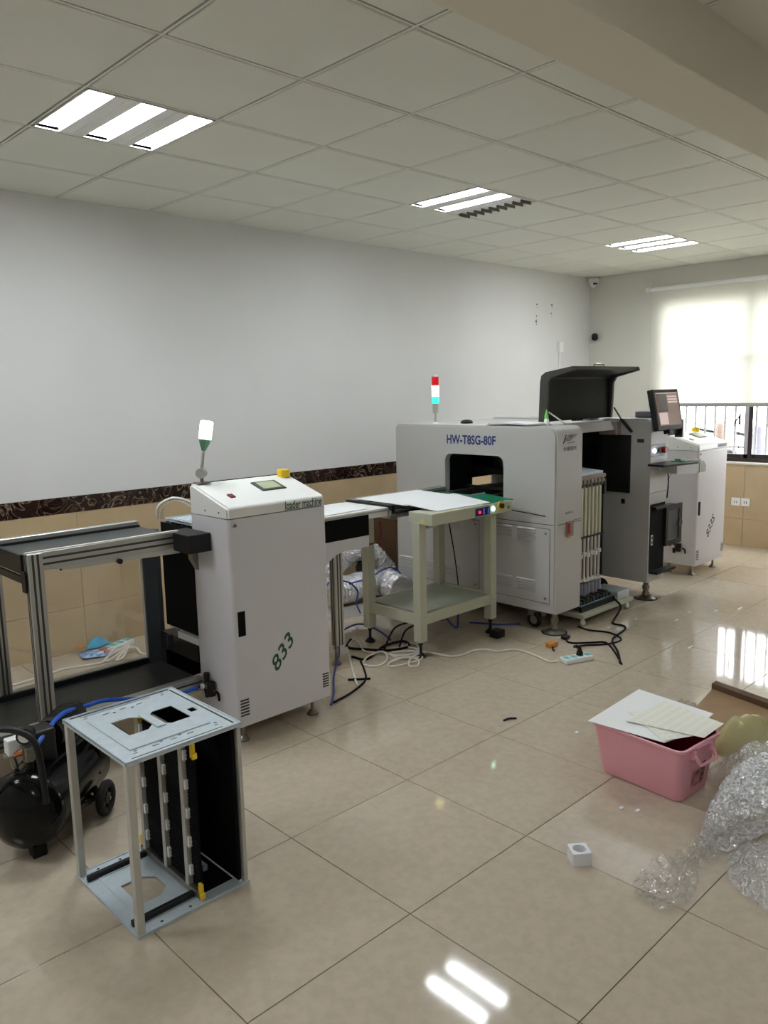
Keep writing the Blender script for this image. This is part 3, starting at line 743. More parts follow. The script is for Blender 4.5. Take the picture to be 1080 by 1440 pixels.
obj('belt', P().box(1.31, 1.78, by1+.03, -1.14, .868, .874), 'belt', tb)
obj('belt', P().box(1.78, 2.222, by1, -1.14, .878, .884), 'pcb_green', tb, label='green conveyor belt')
profile(tb, 1.31, 2.222, -1.14, -1.10, .875, .925, 'x', ('-y',), 'far_rail', 1)
obj('far_rail_cap', P().box(1.30, 2.20, -1.105, -1.095, .90, .932), 'alu_dull', tb)
profile(tb, 1.28, 1.60, -1.525, -1.485, .845, .895, 'x', ('-y',), 'near_rail', 2)
obj('green_plate', P().slab([(1.80, -1.52, .905), (2.20, -1.52, .905), (2.10, -1.835, .905), (1.80, -1.835, .905)], .006), 'pcb_green', tb, label='green plate beside the controls')
obj('plate_edge', P().box(1.80, 2.2, -1.52, -1.512, .900, .914), 'alu_dull', tb)
obj('cross_lead', P().box(1.285, 1.315, -1.52, -1.10, .917, .928).box(1.285, 1.315, -1.525, -1.508, .87, .925), 'black', tb)
obj('sensor', P().box(1.277, 1.30, -1.53, -1.515, .852, .862).box(1.28, 1.32, -1.54, -1.51, .84, .87, .003), 'steel', tb)
def sheet_thing(name, label, cat, pts, m, th=.0016, group=None, curl=0):
    o = obj(name, P().slab(pts, th), m); return tag(o, label, cat, group)
sheet_thing('white_board', 'white board lying on the belt behind the table edge', 'board', [(1.33, -1.15, .937), (1.34, -1.60, .930), (1.86, -1.55, .932), (1.90, -1.16, .937)], 'paper', .004)
sheet_thing('white_board', 'white board lying over the table rail, nearest the switches', 'board', [(1.345, -1.575, .9365), (1.40, -1.80, .9075), (1.875, -1.825, .9075), (1.90, -1.50, .9385)], 'paper', .004)
sheet_thing('white_board', 'white board lying on the arm of the 833 loader', 'board', [(.50, -1.15, .922), (.50, -1.49, .922), (1.14, -1.46, .922), (1.20, -1.14, .922)], 'paper', .004)
tag(obj('black_block', P().box(1.905, 1.985, -1.86, -1.79, 0, .05, .004), 'black'), 'small black block on the floor by the right table foot', 'block')

# ------------------------------------------------------------------ placement machine
MX, MF, MB_ = 2.23, -2.08, -.61
mm = thing('placement_machine', 'large white placement machine lettered HW-T8SG-80F with an open grey hood', 'machine', (2.95, -1.35, 0))
hole = rrect(-1.655, -1.125, .80, 1.168, .055, 5, (0, 0, 1, 1))
def housing(x0, x1, y0, m, nm, top):
    poly = rrect(y0, MB_, .135, top, .05, 6, (0, 0, .9, 1.2))
    p = P().prism(poly, 'yz', x0, x1, [hole])
    return obj(nm, p, m, mm, True)
hs = housing(MX+.012, MX+.30, MF, 'powder_gray', 'left_housing', 1.372)
poly = rrect(MF+.012, MB_-.012, .140, 1.362, .045, 6, (0, 0, .9, 1.2))
obj('side_face', P().prism(poly, 'yz', MX, MX+.0125, [hole]), 'powder_gray', mm, True)
rh = housing(3.42, 3.68, -2.105, 'powder_gray', 'right_housing', 1.378)
def ring(x0, x1, m, nm, ins=.0015):
    a = rrect(-1.6545, -1.1255, .8005, 1.1675, .055, 5, (0, 0, 1, 1)); b = rrect(-1.654+.006, -1.126-.006, .806, 1.162, .05, 5, (0, 0, 1, 1))
    return obj(nm, P().prism(a, 'yz', x0, x1, [b]), m, mm, True)
ring(MX+.05, MX+.30, 'black_matte', 'tunnel_liner'); ring(3.42, 3.67, 'black_matte', 'tunnel_liner')
# middle body: lower, upper, back, with the conveyor passage between
obj('middle_base', P().box(2.53, 3.42, -1.72, MB_, .15, .80), 'dark_panel', mm)
obj('bay_back', P().box(2.53, 3.42, -1.70, -1.66, .80, 1.30), 'black_matte', mm)
obj('bay_rear', P().box(2.53, 2.97, MB_-.02, MB_, .80, 1.30).box(2.97, 3.42, MB_-.02, MB_, .875, 1.30), 'black_matte', mm)
obj('bay_window', P().box(2.72, 3.34, -1.708, -1.70, .90, 1.18, .003), 'black_gloss', mm)
obj('top_cover', P().prism([(-1.84, 1.300), (-1.80, 1.362), (MB_+.02, 1.366), (MB_+.02, 1.295), (-1.84, 1.295)], 'yz', 2.53, 3.42), 'powder_gray', mm)
obj('side_window', P().box(3.408, 3.42, -1.945, -1.50, .815, 1.255), 'dark_panel', mm, label='dark panel on the inner side')
obj('cover_corner', P().box(3.36, 3.42, -1.86, -1.70, 1.255, 1.36, .01), 'rose_gray', mm)
obj('square_port', P().box(3.416, 3.42, -1.905, -1.875, .728, .765), 'black', mm)
for y in (-1.175, -1.55):
    profile(mm, 2.232, 4.0, y-.02, y+.02, .855, .895, 'x', ('-y',), 'inner_rail', 1, 'hood_gray')
obj('inner_bar', P().box(2.45, 2.49, -1.64, -1.14, .90, .915), 'black', mm)
obj('inner_bar', P().box(2.6, 2.7, -1.64, -.9, .99, 1.03), 'black', mm)
# seams, panels, louvres on the left face
obj('face_seam', P().box(MX-.0008, MX+.001, MF+.015, MB_-.015, .733, .737), 'groove', mm)
obj('face_seam', P().box(MX+.02, MX+.30, MF-.0008, MF+.001, .733, .737), 'groove', mm)
obj('panel_seam', P().box(MX-.0008, MX+.001, -.865, -.862, .14, .73), 'groove', mm)
def access(y0, y1, z0, z1):
    o = obj('access_panel', P().box(MX-.003, MX, y0, y1, z0, z1, .001, 1), 'powder_gray', mm)
    e = P()
    for (a, b, c, d) in ((y0-.003, y1+.003, z0-.003, z0), (y0-.003, y1+.003, z1, z1+.003), (y0-.003, y0, z0, z1), (y1, y1+.003, z0, z1)): e.box(MX-.0012, MX, a, b, c, d)
    obj('gap', e, 'groove', o)
    for (a, b) in ((y0+.03, z0+.03), (y0+.03, z1-.03), (y1-.03, z0+.03), (y1-.03, z1-.03)): obj('screw', P().cyl((MX-.003, a, b), (MX-.007, a, b), .008, 10), 'steel', o, True)
    return o
access(-2.035, -1.50, .205, .705)
access(-1.44, -.89, .205, .705)
def louvres(yc, z0):
    for i in range(5):
        z = z0+.018*i
        q = P().prism([(MX-.003, z), (MX-.012, z+.002), (MX-.003, z+.010)], 'xz', yc-.075, yc+.075)
        obj('louvre', q, 'powder_gray', mm)
for yc in (-1.85, -1.66): louvres(yc, .62); louvres(yc, .27)
for yc in (-1.19, -1.02): louvres(yc, .62); louvres(yc, .27)
louvres(-.72, .27)
text('model_lettering', 'HW-T8SG-80F', 'navy_ink', mm, (MX-.0005, -1.145, 1.238), (0, -1, 0), (0, 0, 1), .066, .445, .028)
# emblem and characters on the front of the left housing
e = P()
for i in range(5):
    z = 1.275+.0085*i; x = MX+.075+.012*i
    e.slab([(x, MF-.001, z), (x+.085+.006*i, MF-.001, z+.004), (x+.085+.006*i, MF-.001, z+.0075), (x, MF-.001, z+.0035)], .0008) if False else e.quad((x, MF-.0012, z), (x+.09+.006*i, MF-.0012, z+.005), (x+.088+.006*i, MF-.0012, z+.009), (x+.004, MF-.0012, z+.0045))
e.quad((MX+.068, MF-.0012, 1.262), (MX+.10, MF-.0012, 1.318), (MX+.113, MF-.0012, 1.318), (MX+.08, MF-.0012, 1.262))
e.quad((MX+.15, MF-.0012, 1.30), (MX+.166, MF-.0012, 1.318), (MX+.176, MF-.0012, 1.318), (MX+.16, MF-.0012, 1.30))
obj('emblem', e, 'dark_ink', mm)
text('emblem_lettering', 'HWGC', 'dark_ink', mm, (MX+.12, MF-.001, 1.258), (1, 0, .04), (0, 0, 1), .012, .085, .01)
text('emblem_characters', '华维国创', 'dark_ink', mm, (MX+.075, MF-.001, 1.212), (1, 0, .02), (0, 0, 1), .028, .15, .01)
text('switch_characters', '电源开关', 'dark_ink', mm, (MX+.105, MF-.001, .795), (1, 0, .02), (0, 0, 1), .016, .095, .005)
sw = obj('power_switch', P().box(MX+.115, MX+.195, MF-.010, MF, .645, .745, .002), 'rose_gray', mm)
obj('rocker', P().box(MX+.122, MX+.150, MF-.014, MF-.010, .665, .735, .002), 'red', sw, label='red rocker')
obj('yellow_label', P().box(MX+.13, MX+.18, MF-.0015, MF, .628, .640), 'yellow', mm)
obj('small_label', P().box(MX+.128, MX+.175, MF-.0015, MF, .600, .612), 'shim', mm)
obj('front_seam', P().box(MX+.20, MX+.30, MF-.0015, MF, .745, .748), 'groove', mm)
# feet
def big_foot(x, y, z1, r=.075):
    f = obj('levelling_foot', P().cyl((x, y, .03), (x, y, z1), .020, 14).cyl((x, y, .075), (x, y, .105), .028, 8).cyl((x, y, .03), (x, y, .06), .030, 14, .024), 'steel', mm, True)
    obj('foot_disc', P().lathe((x, y, 0), (0, 0, 1), [(0, r), (.006, r), (.016, r*.7), (.03, r*.4)], 24), 'steel', f, True)
    obj('foot_mat', P().cyl((x, y, 0), (x, y, .003), r*1.15, 24), 'rubber', f)
for (x, y) in ((MX+.05, -2.045), (3.475, -2.07), (MX+.05, -.70), (3.62, -.70)): big_foot(x, y, .14)
for (x, y) in ((2.30, -1.87), (2.30, -.95), (3.5, -1.0)):
    c = obj('caster', P().tube([(x, y+.045*math.cos(a), .052+.045*math.sin(a)) for a in [2*PI*i/12 for i in range(13)]], .012, 8, 2), 'rubber', mm, True)
    obj('caster_hub', P().cyl((x-.012, y, .052), (x+.012, y, .052), .03, 14).box(x-.02, x+.02, y-.01, y+.04, .08, .14), 'steel', c)
# hood: a thin shell standing open over the machine
HX0, HX1 = 2.575, 3.44
prof = [(-1.705, 1.385), (-1.715, 1.66), (-1.725, 1.705), (-1.76, 1.728), (-1.975, 1.762)]
inner = [(-1.975, 1.740), (-1.775, 1.706), (-1.747, 1.690), (-1.740, 1.66), (-1.73, 1.385)]
hd = obj('hood', P().prism(prof+inner, 'yz', HX0, HX1), 'hood_gray', mm, label='raised dark grey hood')
def side(x0, x1):
    prof2 = [(-1.705, 1.385), (-1.715, 1.66), (-1.725, 1.705), (-1.76, 1.728), (-1.975, 1.762), (-1.985, 1.735), (-1.80, 1.690), (-1.775, 1.65), (-1.765, 1.385)]
    obj('hood_side', P().prism(prof2, 'yz', x0, x1), 'hood_gray', hd)
side(HX0-.012, HX0+.012); side(HX1-.012, HX1+.012)
obj('hood_lining', P().box(HX0+.014, HX1-.014, -1.745, -1.738, 1.39, 1.68), 'hood_inner', hd)
obj('hood_handle', P().tube([(3.02, -1.86, 1.745), (3.02, -1.86, 1.775), (3.04, -1.86, 1.783), (3.13, -1.86, 1.783), (3.15, -1.86, 1.775), (3.15, -1.86, 1.745)], .006, 8, 2), 'steel', hd, True)
obj('gas_strut', P().cyl((2.60, -1.76, 1.455), (2.60, -1.90, 1.375), .006, 8), 'alu_dull', mm, True, label='thin pale gas strut')
st = obj('gas_strut', P().cyl((3.455, -1.775, 1.46), (3.41, -1.88, 1.35), .006, 8).cyl((3.41, -1.865, 1.37), (3.405, -1.955, 1.28), .012, 10), 'black', mm, True, label='black gas strut')
obj('top_latch', P().box(2.95, 3.05, -1.76, -1.72, 1.378, 1.392, .003), 'black', mm)
# column front: controls, tray, black doorway
cf = -2.105
cp = obj('control_panel', P().box(3.405, 3.645, cf-.006, cf, 1.095, 1.185, .002), 'moto_gray', mm)
obj('lamp_button', P().cyl((3.46, cf-.006, 1.14), (3.46, cf-.016, 1.14), .014, 14), 'led_white', cp, True, label='lit white button')
obj('emergency_button', P().cyl((3.60, cf-.006, 1.14), (3.60, cf-.035, 1.14), .024, 16), 'red', cp, True, label='red emergency button')
obj('key_switch', P().cyl((3.53, cf-.006, 1.14), (3.53, cf-.018, 1.14), .010, 12), 'black', cp, True)
obj('column_seam', P().box(3.42, 3.68, cf-.001, cf, .82, .823), 'groove', mm)
obj('serial_plate', P().box(3.418, 3.4195, -2.05, -1.995, 1.20, 1.228), 'groove', mm)
obj('tray_neck', P().box(3.45, 3.66, cf-.05, cf, .99, 1.03), 'powder_gray', mm)
tr = obj('keyboard_tray', P().slab([(3.36, cf-.01, 1.048), (3.33, cf-.15, 1.048), (3.74, cf-.22, 1.048), (3.93, cf-.15, 1.048), (3.95, cf-.01, 1.048)], .014), 'black', mm)
obj('tray_bracket', P().prism([(3.56, 1.034), (3.93, 1.034), (3.93, .950), (3.86, .945), (3.56, .965)], 'xz', cf-.14, cf-.005), 'powder_gray', mm)
obj('bracket_end', P().prism([(3.93, 1.034), (3.99, 1.034), (4.04, 1.00), (4.04, .945), (3.93, .945)], 'xz', cf-.145, cf-.005), 'shelf_green', mm)
obj('green_card', P().slab([(3.62, cf-.06, 1.056), (3.66, cf-.15, 1.056), (3.80, cf-.14, 1.056), (3.78, cf-.05, 1.056)], .006).box(3.66, 3.76, cf-.12, cf-.07, 1.056, 1.068), 'pcb_green', tr)
dr = obj('open_bay', P().box(3.437, 3.665, cf-.003, cf, .215, .735), 'black_matte', mm, label='open black doorway')
obj('bay_lip', P().box(3.44, 3.74, cf-.05, cf-.003, .700, .718).box(3.44, 3.74, cf-.07, cf-.003, .205, .222), 'black', mm)
obj('bay_socket', P().box(3.455, 3.485, cf-.006, cf-.003, .42, .50, .002), 'white_plastic', dr)
obj('bay_socket_hole', P().box(3.462, 3.478, cf-.007, cf-.006, .43, .455).box(3.462, 3.478, cf-.007, cf-.006, .465, .49), 'black', dr)
bd = obj('bay_door', P().prism([(3.66, .385), (3.925, .385), (3.925, .70), (3.66, .70)], 'xz', cf-.02, cf-.002, [[(3.695, .425), (3.875, .425), (3.875, .66), (3.695, .66)]]), 'black', mm)
obj('door_glass', P().box(3.695, 3.875, cf-.014, cf-.008, .425, .66), 'blue_gray', bd)
obj('door_latch', P().cyl((3.885, cf-.02, .545), (3.885, cf-.03, .545), .03, 16), 'hood_gray', bd, True)
obj('side_wire', P().tube([(3.70, cf+.01, 1.0), (3.705, cf-.005, .9), (3.70, cf+.0, .76)], .005, 6).tube([(3.70, cf, .9), (3.74, cf-.01, .95), (3.76, cf-.02, 1.0)], .002, 6), 'cord_black', mm)
# feeders
for i in range(8):
    x = 2.585+.0475*i; y = -1.995
    f = obj('feeder', P().box(x-.012, x+.012, y, y+.05, .58, .95, .003), 'feeder_tube', mm)
    obj('feeder_rod', P().cyl((x, y+.01, .26), (x, y+.01, .58), .010, 10), 'feeder_rod', f, True)
    obj('collar', P().cyl((x, y+.01, .43+.014*(i % 2)), (x, y+.01, .455+.014*(i % 2)), .018, 10).cyl((x, y+.01, .26), (x, y+.01, .275), .018, 10), 'white_plastic', f, True)
    obj('feeder_head', P().box(x-.018, x+.018, y-.02, y+.16, .955, .985, .004).cyl((x, y-.01, .935), (x, y+.02, .965), .014, 10), 'steel', f)
    obj('cylinder', P().cyl((x, y+.005, .13), (x, y+.005, .245), .017, 10), 'moto_gray', f, True)
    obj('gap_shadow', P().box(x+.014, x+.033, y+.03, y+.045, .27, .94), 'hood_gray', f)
obj('feeder_bar', P().box(2.54, 2.95, -2.005, -1.99, .575, .585), 'black', mm)
obj('feeder_clamp', P().box(2.54, 2.96, -2.01, -1.84, .985, 1.012, .004), 'rose_gray', mm)
obj('feeder_top', P().slab([(2.54, -1.99, 1.03), (2.95, -1.99, 1.03), (2.95, -1.72, 1.05), (2.54, -1.72, 1.05)], .016), 'galvanised', mm)
obj('feeder_hook', P().box(2.955, 2.985, -2.0, -1.94, .86, .97, .004), 'black', mm)
# feeder trolley
tc_ = thing('feeder_trolley', 'low cream trolley on casters under the feeders', 'trolley', (2.85, -1.95, 0))
obj('deck', P().box(2.50, 3.17, -2.13, -1.75, .055, .085, .003), 'powder_cream', tc_)
obj('bin_front', P().box(2.54, 2.98, -2.09, -2.07, .085, .12), 'black', tc_)
obj('metal_box', P().box(2.985, 3.15, -2.11, -1.90, .085, .15, .003), 'galvanised', tc_)
for x in (2.54, 3.13):
    for y in (-2.10, -1.78): obj('caster', P().lathe((x, y, .0), (0, 0, 1), [(0, .006), (.008, .017), (.02, .020), (.035, .014), (.055, .010)], 14), 'white_plastic', tc_, True)
q = P()
for i in range(10): q.box(2.56+.042*i, 2.59+.042*i, -2.065, -1.95, .085, .15+.01*(i % 3), .002, 1)
obj('valve_row', q, 'hood_gray', tc_)
obj('valve_cap', P().box(2.56, 2.96, -2.068, -2.062, .10, .125), 'socket_blue', tc_)
rl = thing('tape_reel', 'small black reel behind the trolley box', 'reel', (3.22, -1.86, .09))
obj('flange', P().cyl((3.16, -1.86, .13), (3.165, -1.86, .13), .05, 20).cyl((3.185, -1.86, .13), (3.19, -1.86, .13), .05, 20), 'black', rl)
obj('core', P().cyl((3.165, -1.86, .13), (3.185, -1.86, .13), .018, 14), 'hood_gray', rl)
obj('axle', P().cyl((3.14, -1.86, .13), (3.16, -1.86, .13), .006, 8).box(3.135, 3.145, -1.87, -1.85, .085, .14), 'steel', rl)
# monitor
mo = thing('monitor', 'black monitor with a reddish screen beside the column top', 'monitor', (3.57, -2.17, 1.3))
mo.rotation_euler = (math.radians(-12), 0, 0); mo.scale = (.9, 1, .95)
obj('casing', P().box(3.345, 3.785, -2.19, -2.145, 1.29, 1.61, .006), 'black', mo)
obj('screen', P().box(3.375, 3.755, -2.192, -2.19, 1.325, 1.585), 'screen', mo)
obj('screen_pane', P().box(3.39, 3.55, -2.1935, -2.192, 1.435, 1.572), 'screen_dark', mo)
obj('screen_pane', P().box(3.39, 3.53, -2.1935, -2.192, 1.335, 1.425), 'screen_light', mo)
q = P()
for i in range(3): q.box(3.57, 3.735, -2.1935, -2.192, 1.50+.022*i, 1.514+.022*i)
q.box(3.39, 3.74, -2.1935, -2.192, 1.575, 1.580)
for i in range(4): q.box(3.40+.034*i, 3.425+.034*i, -2.194, -2.1935, 1.342, 1.37)
obj('screen_bars', q, 'screen_light', mo)
obj('mount_arm', P().box(3.56, 3.62, -2.145, -2.06, 1.33, 1.45, .006).box(3.50, 3.54, -2.20, -2.15, 1.262, 1.292, .004), 'black', mo)
obj('monitor_arm_base', P().box(3.54, 3.64, -2.06, -1.90, 1.38, 1.43, .01), 'moto_gray', mm)
obj('arm_link', P().box(3.55, 3.61, -2.12, -1.92, 1.40, 1.43, .004), 'steel', mm)
tag(obj('small_device', P().box(3.84, 3.87, -2.14, -2.08, 1.22, 1.36, .004).box(3.70, 3.85, -2.11, -2.09, 1.24, 1.28), 'black'), 'thin black device behind the monitor', 'device')
bpy.context.view_layer.update()
# tower lamp on the left housing
tl = thing('tower_lamp', 'red, yellow and green tower lamp on a thin pole', 'lamp', (MX+.03, -1.01, 1.372))
x, y = MX+.03, -1.01
obj('base', P().lathe((x, y, 1.372), (0, 0, 1), [(0, .026), (.008, .026), (.014, .012), (.02, .009)], 18), 'white_plastic', tl, True)
obj('pole', P().cyl((x, y, 1.385), (x, y, 1.46), .008, 12), 'alu_dull', tl, True)
obj('body', P().cyl((x, y, 1.455), (x, y, 1.525), .020, 18, .024), 'alu_dull', tl, True)
for z0, m_, lb in ((1.525, 'lamp_green', 'green lit section'), (1.575, 'lamp_yellow', 'bright yellow section'), (1.655, 'lamp_red', 'red section')):
    obj('lamp_section', P().cyl((x, y, z0), (x, y, z0+(.05 if z0 < 1.57 else (.08 if z0 < 1.6 else .062))), .026, 20), m_, tl, True, label=lb)
obj('cap', P().lathe((x, y, 1.717), (0, 0, 1), [(0, .027), (.008, .027), (.014, .02)], 18), 'alu_dull', tl, True)
# things on top of the machine
nb = thing('manual', 'open white manual lying on top of the placement machine', 'book', (2.33, -1.66, 1.374))
obj('pages', P().slab([(2.26, -1.50, 1.392), (2.26, -1.66, 1.398), (2.45, -1.70, 1.398), (2.45, -1.54, 1.392)], .014)
    .slab([(2.26, -1.66, 1.397), (2.26, -1.84, 1.388), (2.45, -1.88, 1.388), (2.45, -1.70, 1.397)], .011), 'paper', nb)
obj('cover', P().slab([(2.25, -1.49, 1.377), (2.25, -1.85, 1.377), (2.46, -1.89, 1.377), (2.46, -1.53, 1.377)], .003), 'hood_gray', nb)
tag(obj('black_mouse', P().lathe((2.47, -1.13, 1.373), (0, 0, 1), [(0, .045), (.012, .045), (.022, .035), (.028, .012)], 18), 'black', smooth=True), 'small black mouse on top of the placement machine', 'mouse')
gb = thing('glue_bottle', 'small clear bottle with a pointed green cap beside the hood', 'bottle', (2.42, -1.87, 1.374))
obj('bottle_body', P().lathe((2.42, -1.87, 1.374), (0, 0, 1), [(0, .016), (.035, .016), (.045, .010)], 14), 'white_plastic', gb, True)
obj('cap', P().lathe((2.42, -1.87, 1.418), (0, 0, 1), [(0, .014), (.02, .013), (.055, .004), (.062, .001)], 12), 'green_cap', gb, True)
tag(obj('flat_tray', P().box(3.30, 3.46, -1.66, -1.55, 1.382, 1.396, .003), 'moto_gray'), 'flat grey tray on the machine top right of the hood', 'tray')
tag(obj('wire_loop', P().tube([(3.60, -1.4, 1.378), (3.60, -1.4, 1.43), (3.62, -1.41, 1.445), (3.66, -1.43, 1.44), (3.67, -1.43, 1.378)], .003, 6).tube([(3.74, -1.45, 1.378)] + [(3.74, -1.45, 1.44)]*1 + [(3.80, -1.47, 1.44), (3.80, -1.47, 1.378)], .003, 6), 'white_plastic'), 'thin white wire loops on the machine top behind the column', 'wire')

# ------------------------------------------------------------------ things behind the table
cb = thing('cardboard_box', 'brown cardboard box against the wall behind the foil duct', 'box', (2.62, -.2, 0))
obj('carton', P().box(2.50, 2.92, -.33, -.03, 0, .56, .003), 'cardboard', cb)
obj('flap', P().box(2.50, 2.92, -.332, -.328, .545, .56).box(2.498, 2.501, -.33, -.03, 0, .56), 'cardboard_dark', cb)  # flap edge, plus the carton's left side with its shade painted darker
q = P()
for r_ in range(3):
    for i in range(4): q.box(2.56+.05*i, 2.595+.05*i, -.3335, -.332, .36-.055*r_, .385-.055*r_)
obj('print', q, 'box_print', cb)
DUCT_UP = [(1.66, -.26, .10), (1.73, -.33, .24), (1.86, -.33, .33), (2.02, -.30, .36), (2.20, -.28, .33), (2.34, -.27, .22), (2.39, -.34, .12)]
DUCT_LOW = [(1.66, -.42, .11), (1.80, -.45, .11), (1.93, -.46, .12), (2.06, -.50, .13), (2.14, -.60, .125), (2.11, -.78, .11)]
def duct(pts, r, label):
    t = P()
    t.tube(pts, r, 28, 11, lambda i, L_: r*(1+.05*(1 if i % 2 else -1)))
    for v in t.bm.verts:
        n = noise.noise_vector(v.co*45)*.010 + noise.noise_vector(v.co*12)*.006; v.co += n
    o = obj('foil_duct', t, 'foil', smooth=False); tag(o, label, 'duct')
    return o
duct(DUCT_UP, .095, 'crinkled silver foil duct arching over the other by the wall')
duct(DUCT_LOW, .105, 'crinkled silver foil duct lying on the floor by the wall')
tag(obj('duct_collar', P().cyl((2.10, -.33, .22), (2.02, -.43, .225), .05, 18), 'black', smooth=True), 'black round collar between the foil ducts', 'collar')
tag(obj('bubble_mat', P().sheet(20, 10, lambda a, b: (1.45+.45*a, -.75+.28*b-.12*a, .004+.012*abs(noise.noise(Vector((a*9, b*7, 1)))))), 'bubble_thin'), 'small flat piece of bubble wrap on the floor before the foil ducts', 'bubble wrap')
# ------------------------------------------------------------------ cables and hoses
def cable(label, pts, r, m, name='cable', cat='cable', sub=6, group=None):
    return tag(obj(name, P().tube(pts, r, 8, sub), m, smooth=True), label, cat, group)
z = .006
white = [(1.15, -1.24, z), (1.20, -1.22, .02), (1.226, -1.25, .012), (1.15, -1.38, z), (1.16, -1.46, z), (1.20, -1.52, .012), (1.13, -1.62, z), (1.03, -1.66, z), (.975, -1.62, z), (.985, -1.56, z), (1.07, -1.51, .012), (1.18, -1.50, .016),
         (1.21, -1.55, z), (1.19, -1.62, z), (1.22, -1.70, .012), (1.32, -1.74, z), (1.36, -1.70, .012), (1.31, -1.62, .016), (1.22, -1.57, .018), (1.19, -1.60, .014), (1.24, -1.68, .02), (1.33, -1.69, .02), (1.42, -1.60, .014), (1.46, -1.54, z), (1.44, -1.50, z), (1.39, -1.54, z), (1.36, -1.66, .02),
         (1.29, -1.76, z), (1.18, -1.76, z), (1.08, -1.74, z), (1.06, -1.70, z), (1.10, -1.68, .012), (1.20, -1.70, .022), (1.24, -1.77, .014), (1.18, -1.83, z), (1.14, -1.80, z), (1.20, -1.75, .022), (1.34, -1.72, .024), (1.40, -1.78, .012), (1.43, -1.86, z), (1.50, -1.90, z), (1.62, -1.90, z), (1.68, -1.95, z),
         (1.70, -2.02, z), (1.78, -2.06, z), (1.81, -2.13, z), (1.79, -2.25, z), (1.76, -2.36, z), (1.79, -2.405, .012)]
cable('white extension cable tangled under the table and running to the power strip', white, .006, 'cord_white')
cable('white extension cable running from the 833 loader to the tangle', [(.72, -1.80, z), (.85, -1.62, z), (1.0, -1.42, z), (1.15, -1.22, z)], .006, 'cord_white')
cable('blue air hose leaving the 833 loader base and arching to the table foot', [(.42, -1.93, .02), (.55, -1.80, .01), (.72, -1.60, .01), (.95, -1.38, .03), (1.10, -1.22, .09), (1.26, -1.22, .12), (1.36, -1.30, .07), (1.38, -1.40, .02)], .006, 'hose_blue', 'air_hose', 'hose')
cable('blue air hose looping over the foil ducts by the table leg', [(1.72, -.60, .20), (1.856, -.70, .242), (1.96, -.70, .273), (2.074, -.70, .281), (2.16, -.72, .216), (2.19, -.75, .113), (2.19, -.77, .02)], .006, 'hose_blue', 'air_hose', 'hose')
cable('blue air hose curving down left of the table leg', [(1.32, -.80, .27), (1.40, -.78, .31), (1.498, -.75, .294), (1.605, -.75, .254), (1.679, -.75, .176), (1.662, -.75, .093), (1.70, -.75, .01)], .006, 'hose_blue', 'air_hose', 'hose')
cable('short blue air hose seen between the 833 loader and its leg', [(.80, -1.30, .32), (.86, -1.30, .27), (.87, -1.31, .20), (.84, -1.33, .14)], .006, 'hose_blue', 'air_hose', 'hose')
cable('blue air hose hanging under the table shelf', [(1.72, -1.52, .20), (1.76, -1.56, .10), (1.80, -1.60, .05), (1.86, -1.56, .12), (1.94, -1.52, .20)], .006, 'hose_blue', 'air_hose', 'hose')
cable('blue air hose on the floor under the placement machine', [(2.05, -1.50, .01), (2.14, -1.66, .01), (2.26, -1.78, .01)], .006, 'hose_blue', 'air_hose', 'hose')
cable('black cable dropping from the shelf to the tangle', [(1.34, -1.62, .20), (1.27, -1.55, .16), (1.22, -1.52, .06), (1.24, -1.48, .01), (1.30, -1.42, .01)], .006, 'cord_black')
cable('black cable curving from the shelf edge to the floor', [(1.36, -1.66, .19), (1.31, -1.60, .14), (1.30, -1.56, .04), (1.36, -1.50, .01)], .006, 'cord_black')
cable('black cable coiled on the floor beneath the table', [(1.02, -1.42, z), (1.04, -1.52, z), (1.16, -1.48, z), (1.30, -1.42, z), (1.45, -1.44, z), (1.40, -1.54, z), (1.28, -1.52, z), (1.22, -1.46, z), (1.16, -1.36, z), (1.12, -1.26, z), (1.24, -1.16, z)], .008, 'cord_black')
cable('black cable on the floor beside the 833 loader', [(.46, -1.90, .01), (.62, -1.86, z), (.80, -1.78, z), (.92, -1.64, z), (1.00, -1.52, z)], .006, 'cord_black')
cable('short black cable end by the 833 loader', [(.74, -1.70, z), (.79, -1.74, z), (.84, -1.78, z)], .007, 'cord_black')
cable('thin black wire hanging from the table to its shelf', [(1.93, -1.40, .84), (1.94, -1.42, .7), (1.965, -1.44, .5), (1.98, -1.46, .285)], .004, 'cord_black')
cable('black wire from the table to the placement machine', [(2.06, -1.80, .845), (2.14, -1.82, .82), (2.22, -1.86, .80), (2.225, -2.0, .79)], .003, 'cord_black')
cable('reddish wire under the loader arm', [(1.115, -1.46, .70), (1.20, -1.46, .70), (1.25, -1.46, .74), (1.24, -1.46, .83)], .005, 'dark_red')
cable('black cable from the trolley snaking to the floor', [(2.93, -2.10, .12), (2.94, -2.16, .06), (2.78, -2.20, z), (2.70, -2.24, z), (2.70, -2.32, z), (2.62, -2.37, z), (2.44, -2.40, z), (2.33, -2.45, z), (2.20, -2.56, z), (2.02, -2.68, z)], .007, 'cord_black')
cable('black cable curling to the power strip plug', [(2.48, -2.10, z), (2.46, -2.20, z), (2.50, -2.33, z), (2.42, -2.46, z), (2.28, -2.44, z), (2.16, -2.36, .01), (2.03, -2.36, .03), (1.96, -2.42, .07), (1.945, -2.435, .06)], .006, 'cord_black')
cable('black cable with a small plug near the machine foot', [(2.20, -2.17, .012), (2.24, -2.19, .012), (2.16, -2.22, z), (2.16, -2.28, z), (2.24, -2.35, z), (2.30, -2.42, z), (2.18, -2.55, z), (2.01, -2.695, z)], .006, 'cord_black')
tag(obj('black_plug', P().box(2.18, 2.235, -2.20, -2.16, .0, .024, .006), 'black'), 'small black plug lying near the machine foot', 'plug')
